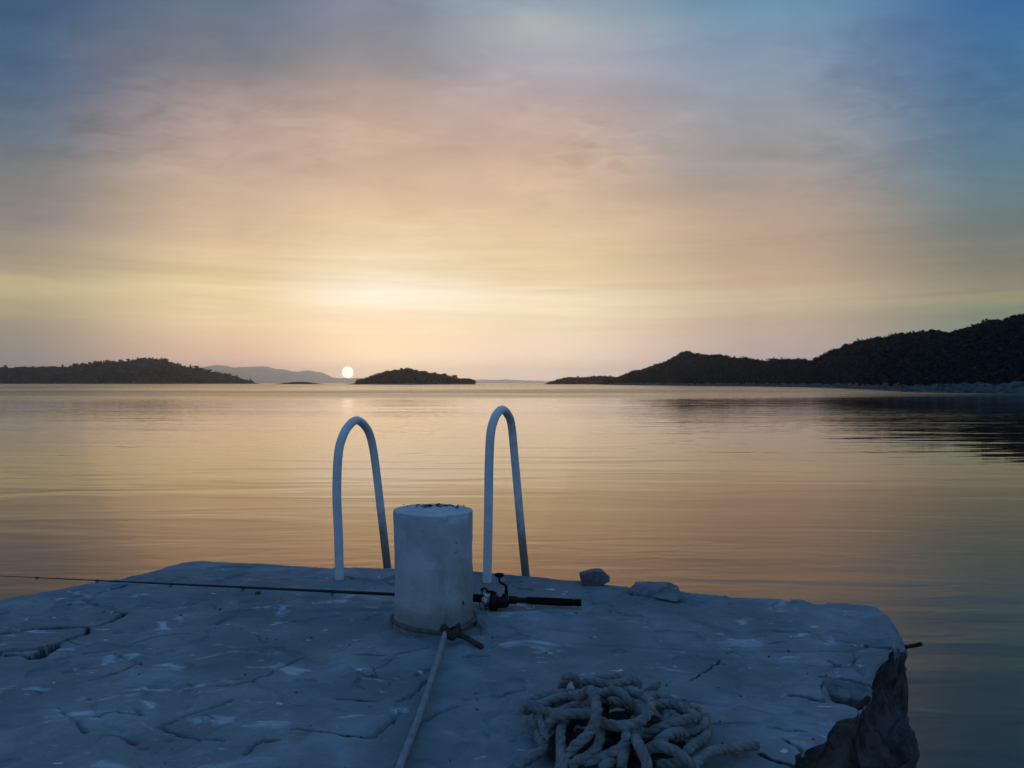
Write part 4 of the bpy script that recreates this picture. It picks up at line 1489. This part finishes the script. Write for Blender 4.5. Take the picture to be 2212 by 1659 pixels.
    for k in range(16):
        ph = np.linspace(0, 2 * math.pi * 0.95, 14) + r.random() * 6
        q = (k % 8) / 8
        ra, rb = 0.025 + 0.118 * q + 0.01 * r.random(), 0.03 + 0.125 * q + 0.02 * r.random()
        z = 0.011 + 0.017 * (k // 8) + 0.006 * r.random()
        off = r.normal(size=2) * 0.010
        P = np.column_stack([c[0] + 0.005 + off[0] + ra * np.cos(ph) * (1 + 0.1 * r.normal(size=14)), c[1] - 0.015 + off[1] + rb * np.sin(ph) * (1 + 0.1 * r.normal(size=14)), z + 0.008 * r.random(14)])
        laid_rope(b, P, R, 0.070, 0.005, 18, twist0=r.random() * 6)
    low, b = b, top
    o = b.build('rope_heap', M['coil'], origin=(c[0], c[1], 0))
    low.build('lower_coil', M['shaderope'], o, origin=None).location = (-c[0], -c[1], 0)
    tag(o, 'tangled heap of thick twisted rope lying on the deck at the front', 'rope')


build_heap()


# ------------------------------------------------------------------ fishing rod behind the bollard
def build_rod():
    A = at(1256, 1303, 2.85)          # butt end
    B = np.array([-2.75, 3.255, 0.046])
    A[2] = 0.019
    L = np.linalg.norm(B - A)
    d = (B - A) / L
    up = np.array([0, 0, 1.0])
    side = np.cross(d, up); side /= np.linalg.norm(side)     # points away from / towards the camera
    if side[1] > 0:
        side = -side                                         # towards the camera
    up = np.cross(side, d) if np.cross(side, d)[2] > 0 else -np.cross(side, d)
    fr = np.array([side, up, d])
    root = empty('fishing_rod', tuple(A))
    tag(root, 'black fishing rod with a spinning reel lying behind the bollard', 'fishing rod')

    def put(b, name, mat, parent=root, smooth=True):
        o = b.build(name, mat, parent, smooth)
        if parent is root:
            o.location = tuple(-A)
        return o

    def turn(b, prof, n=20):
        lathe(b, prof, n, frame=fr, at_=A)
    mm = 0.001
    b = Bag()
    turn(b, [(10.5 * mm, 0), (12.5 * mm, 2 * mm), (12.8 * mm, 20 * mm), (11.6 * mm, 26 * mm), (11.6 * mm, 32 * mm), (13.6 * mm, 34 * mm), (14.2 * mm, 100 * mm), (13.2 * mm, 198 * mm), (11.0 * mm, 201 * mm)])
    put(b, 'rear_grip', M['black'])
    b = Bag()
    turn(b, [(8 * mm, 199 * mm), (10.5 * mm, 203 * mm), (10.2 * mm, 234 * mm), (14.5 * mm, 236 * mm), (15.5 * mm, 262 * mm), (13.5 * mm, 268 * mm), (11.5 * mm, 270 * mm), (11.5 * mm, 340 * mm), (13.0 * mm, 342 * mm), (13.0 * mm, 356 * mm), (9 * mm, 357 * mm)])
    put(b, 'reel_seat', M['reel'])
    b = Bag()
    turn(b, [(9 * mm, 356 * mm), (14.2 * mm, 360 * mm), (14.6 * mm, 385 * mm), (13.6 * mm, 404 * mm), (8 * mm, 407 * mm)])
    put(b, 'fore_grip', M['black'])
    # telescopic blank: sections with collars and line guides, at their surveyed places
    xs = [(u - U0) / F for u in (720, 525, 370, 210, 80)]
    joints = []
    for k in xs:                       # k = x / y along the rod
        s = (A[0] - k * A[1]) / (k * d[1] - d[0])
        joints.append(s)
    secs = [0.405] + joints + [L]
    rad = [7.0, 5.6, 4.4, 3.3, 2.2, 1.4]
    for k in range(6):
        b = Bag()
        r0, r1 = rad[k] * mm, rad[k] * mm * 0.88
        turn(b, [(r0, secs[k]), (r1, secs[k + 1] - 0.006), (r1 + 1.4 * mm, secs[k + 1] - 0.005), (r1 + 1.4 * mm, secs[k + 1] + 0.006), (r1 * 0.7, secs[k + 1] + 0.007)], 14)
        put(b, 'blank_section', M['graphite'])
    for k, s in enumerate(joints):
        b = Bag()
        rr = [11, 8, 6, 4.5, 3.5][k] * mm
        c = A + d * s - up * (rad[k] * mm + rr * 0.2) * (1 if k else 0.2) + side * (rad[k] * mm + rr * 0.4)
        a = np.linspace(0, 2 * math.pi, 19)
        ring = c + rr * (np.cos(a)[:, None] * side + np.sin(a)[:, None] * up)
        sweep(b, ring, 1.2 * mm, 0.002, 8, caps=False)
        for q in (-1, 1):
            sweep(b, [A + d * (s - 0.012) + side * rad[k] * mm * 0.8, c + up * q * rr * 0.7 - side * rr * 0.6, c + up * q * rr], 0.9 * mm, 0.003, 6)
        put(b, 'line_guide', M['reel'])

    # spinning reel, foot towards the camera
    def loc(s, o, h):                   # along rod from the butt, out towards camera, up
        return A + d * s + side * o + up * h
    reel = empty('reel')
    reel.parent = root
    rz = lambda b, name, mat: _child(b, name, mat, reel, A)
    b = Bag()
    sweep(b, [loc(0.240, 0.011, 0), loc(0.275, 0.013, 0), loc(0.320, 0.011, 0)], [(0, 0.003), (0.5, 0.006), (1, 0.003)], 0.004, 10)
    sweep(b, [loc(0.278, 0.010, 0), loc(0.277, 0.028, 0.0), loc(0.276, 0.045, 0.004)], [(0, 0.009), (0.5, 0.008), (1, 0.011)], 0.004, 12)
    # gear housing: a rounded box drawn out to the butt side
    V, T = ICO4
    q = np.sign(V) * np.abs(V) ** 0.62
    q = q * np.array([0.019, 0.021, 0.027]) * (1 + 0.16 * V[:, 2:3])
    body = loc(0.281, 0.048, 0.004) + q[:, :1] * side + q[:, 1:2] * up + q[:, 2:] * d
    b.add(body, None, T)
    lathe(b, [(0.013, -0.004), (0.013, 0.020), (0.010, 0.029), (0.006, 0.031)], 20, frame=np.array([side, d, up]), at_=loc(0.275, 0.048, 0.004))
    rz(b, 'gear_housing', M['reel'])
    b = Bag()
    c = loc(0.302, 0.048, 0.004)
    lathe(b, [(0.012, -0.003), (0.026, 0.0), (0.0295, 0.006), (0.0300, 0.022), (0.0285, 0.026), (0.020, 0.026)], 36, frame=fr, at_=c)
    for q in (-1, 1):
        P = [c + up * q * 0.028 + d * 0.004, c + up * q * 0.034 + d * 0.020, c + up * q * 0.035 + d * 0.034, c + up * q * 0.033 + d * 0.042]
        sweep(b, P, [(0, 0.007), (0.6, 0.0058), (1, 0.004)], 0.004, 10)
    rz(b, 'rotor', M['reel'])
    b = Bag()
    lathe(b, [(0.010, 0.024), (0.0240, 0.026), (0.0255, 0.029), (0.0205, 0.030), (0.0205, 0.042), (0.0265, 0.044), (0.0265, 0.047), (0.013, 0.050), (0.011, 0.056), (0.004, 0.057)], 36, frame=fr, at_=c)
    rz(b, 'spool', M['metal'])
    b = Bag()
    bail = [c + up * 0.034 + d * 0.036, c + up * 0.045 + d * 0.041 + side * 0.003, c + up * 0.049 + d * 0.049 + side * 0.006, c + up * 0.044 + d * 0.057 + side * 0.014]
    for a in np.radians(np.linspace(52, -90, 9)):
        bail.append(c + d * (0.040 + 0.018 * math.cos(a)) + up * 0.036 * math.sin(a) + side * 0.041 * math.cos(a))
    sweep(b, bail, [(0, 0.0045), (0.2, 0.0036), (0.3, 0.0018), (1, 0.0016)], 0.003, 8)
    vv, tt = ICO3
    b.add(vv * 0.0062 + (c + up * 0.043 + d * 0.055 + side * 0.010), None, tt)
    rz(b, 'bail', M['reel'])
    b = Bag()
    h0 = 0.030
    s0 = 0.270
    P = [loc(s0, 0.048, 0.020), loc(s0, 0.048, 0.055), loc(s0 + 0.002, 0.048, 0.064), loc(s0 + 0.022, 0.048, 0.074), loc(s0 + 0.026, 0.048, 0.080), loc(s0 + 0.026, 0.048, 0.094)]
    sweep(b, P, [(0, 0.0075), (0.3, 0.0062), (0.5, 0.0052), (1, 0.0036)], 0.003, 12)
    cr = rz(b, 'crank', M['reel'])
    b = Bag()
    kc = loc(s0 + 0.026, 0.048, 0.094)
    lathe(b, [(0.004, -0.003), (0.011, -0.001), (0.0165, 0.003), (0.0175, 0.008), (0.0165, 0.012), (0.011, 0.0135), (0.003, 0.0138)], 20, frame=np.array([d, side * 0.62, up]), at_=kc)
    k_ = b.build('crank_knob', M['black'], reel)
    k_.location = tuple(-A)


def _child(b, name, mat, parent, A):
    o = b.build(name, mat, parent)
    o.location = tuple(-A)
    return o


build_rod()


# ------------------------------------------------------------------ stones
def stone_block():
    c = on(1283, 1266, 0.0)
    y = c[1]
    f = lambda u, v, dy=0.0: Vector(at(u, v, y + dy) - c)
    pts = [f(1256, 1267), f(1300, 1268), f(1315, 1258, 0.0), f(1317, 1249, 0.02), f(1251, 1240, 0.0), f(1253, 1255), f(1276, 1239, -0.01), f(1300, 1236, -0.005), f(1303, 1232, 0.03), f(1278, 1230, 0.05), f(1296, 1229, 0.05),
           f(1252, 1238, 0.05), f(1316, 1250, 0.07), f(1256, 1262, 0.09), f(1306, 1258, 0.09), f(1262, 1236, 0.09), f(1300, 1236, 0.09)]
    o = hull_stone('stone', pts, M['stone'], (c[0], c[1], deck_z(c[0], c[1] + 0.03) + 0.002), 0.0035, 45, 11)
    tag(o, 'blocky grey stone standing at the pier edge right of the rod', 'stone')


def stone_slab():
    c = on(1415, 1290, 0.0)
    P = [on(1357, 1282), on(1400, 1288), on(1440, 1297), on(1461, 1301), on(1474, 1297)]
    pts = [Vector(p - c) for p in P]
    y = P[0][1]
    pts += [Vector(at(1372, 1259, 3.11) - c), Vector(at(1412, 1263, 3.06) - c), Vector(at(1466, 1274, 2.99) - c), Vector(at(1474, 1290, 2.95) - c), Vector(at(1358, 1275, 3.05) - c),
            Vector(at(1373, 1256.5, 3.17) - c), Vector(at(1449, 1258, 3.13) - c), Vector(at(1466, 1269, 3.05) - c), Vector(on(1380, 1262) - c), Vector(on(1462, 1276) - c)]
    o = hull_stone('stone_slab', pts, M['stone'], (c[0], c[1], 0.0), 0.003, 40, 13)
    tag(o, 'flat wedge shaped grey slab of stone near the right pier edge', 'stone')


def stone_chip():
    c = on(1478, 1526, 0.0)
    f = lambda u, v, dy=0.0: Vector(at(u, v, c[1] + dy) - c)
    pts = [f(1463, 1523), f(1492, 1526), f(1480, 1510, 0.004), f(1474, 1511, 0.004), f(1468, 1520, 0.02), f(1488, 1522, 0.02), f(1478, 1513, 0.014), f(1464, 1528, 0.0), f(1492, 1529, 0.0)]
    o = hull_stone('stone_chip', pts, M['darkstone'], tuple(c), 0.001, 120, 15)
    tag(o, 'small pointed dark stone chip lying against the rope heap', 'stone')


stone_block()
stone_slab()
stone_chip()


def pebbles():
    V, T = ICO3
    P = V * (1 + 0.22 * fbm(V * 1.6, 131, 3))[:, None] * np.array([1.0, 0.8, 0.7])
    first = mesh('pebble', P, T, M['darkstone'])
    spots = [(557, 1284, 6.5), (475, 1316, 4.0), (390, 1331, 3.0), (672, 1373, 3.0), (577, 1377, 2.2), (529, 1459, 2.6), (1047, 1320, 2.2), (1180, 1410, 2.4), (1318, 1316, 2.4), (1400, 1345, 2.4), (1245, 1325, 2.2),
             (1440, 1481, 3.0), (1552, 1486, 2.6), (1600, 1500, 2.6), (1661, 1415, 2.8), (1703, 1403, 3.2), (1556, 1558, 2.6), (1561, 1603, 3.0), (1785, 1458, 3.0), (1745, 1452, 2.2), (1757, 1591, 3.0),
             (1009, 1381, 2.2), (1064, 1381, 2.6), (1031, 1504, 2.6), (1030, 1524, 3.0), (972, 1636, 2.4), (755, 1388, 2.0), (1111, 1579, 2.0), (860, 1530, 2.4), (745, 1660, 2.6), (640, 1500, 2.6), (300, 1455, 2.4)]
    for i, (u, v, r) in enumerate(spots):
        p = on(u, v)
        s = r / F * p[1] * 0.9
        o = first if i == 0 else first.copy()
        if i:
            C.objects.link(o)
        o.location = (p[0], p[1], deck_z(p[0], p[1]) + s * 0.3)
        o.scale = (s * random.uniform(0.9, 1.4), s * random.uniform(0.9, 1.2), s * random.uniform(0.8, 1.1))
        o.rotation_euler = (0, 0, random.random() * 6.28)
        if i == 0:
            tag(o, 'largest of the dark pebbles, lying in front of the fishing rod', 'pebble', 'dark pebbles scattered on the pier deck')
        else:
            tag(o, 'tiny dark pebble among those scattered on the pier deck', 'pebble', 'dark pebbles scattered on the pier deck')


pebbles()

# ------------------------------------------------------------------ camera and output
cam = bpy.data.cameras.new('camera')
cam.sensor_fit = 'HORIZONTAL'
cam.sensor_width = 36.0
cam.lens = 36.0 * F / 2212.0
cam.clip_start = 0.05
cam.clip_end = 60000.0
co = bpy.data.objects.new('camera', cam)
co.location = (0, 0, EYE)
co.rotation_euler = (math.radians(90 - 0.085), 0, 0)
C.objects.link(co)
sc.camera = co
sc.view_settings.view_transform = 'Standard'
sc.view_settings.look = 'None'
sc.view_settings.exposure = 0.0
sc.view_settings.gamma = 1.0
sc.render.engine = 'CYCLES'
cy = sc.cycles
cy.use_denoising = True
cy.max_bounces = 8
cy.diffuse_bounces = 3
cy.glossy_bounces = 3
cy.volume_bounces = 3
cy.caustics_reflective = False
cy.caustics_refractive = False
cy.sample_clamp_indirect = 4.0
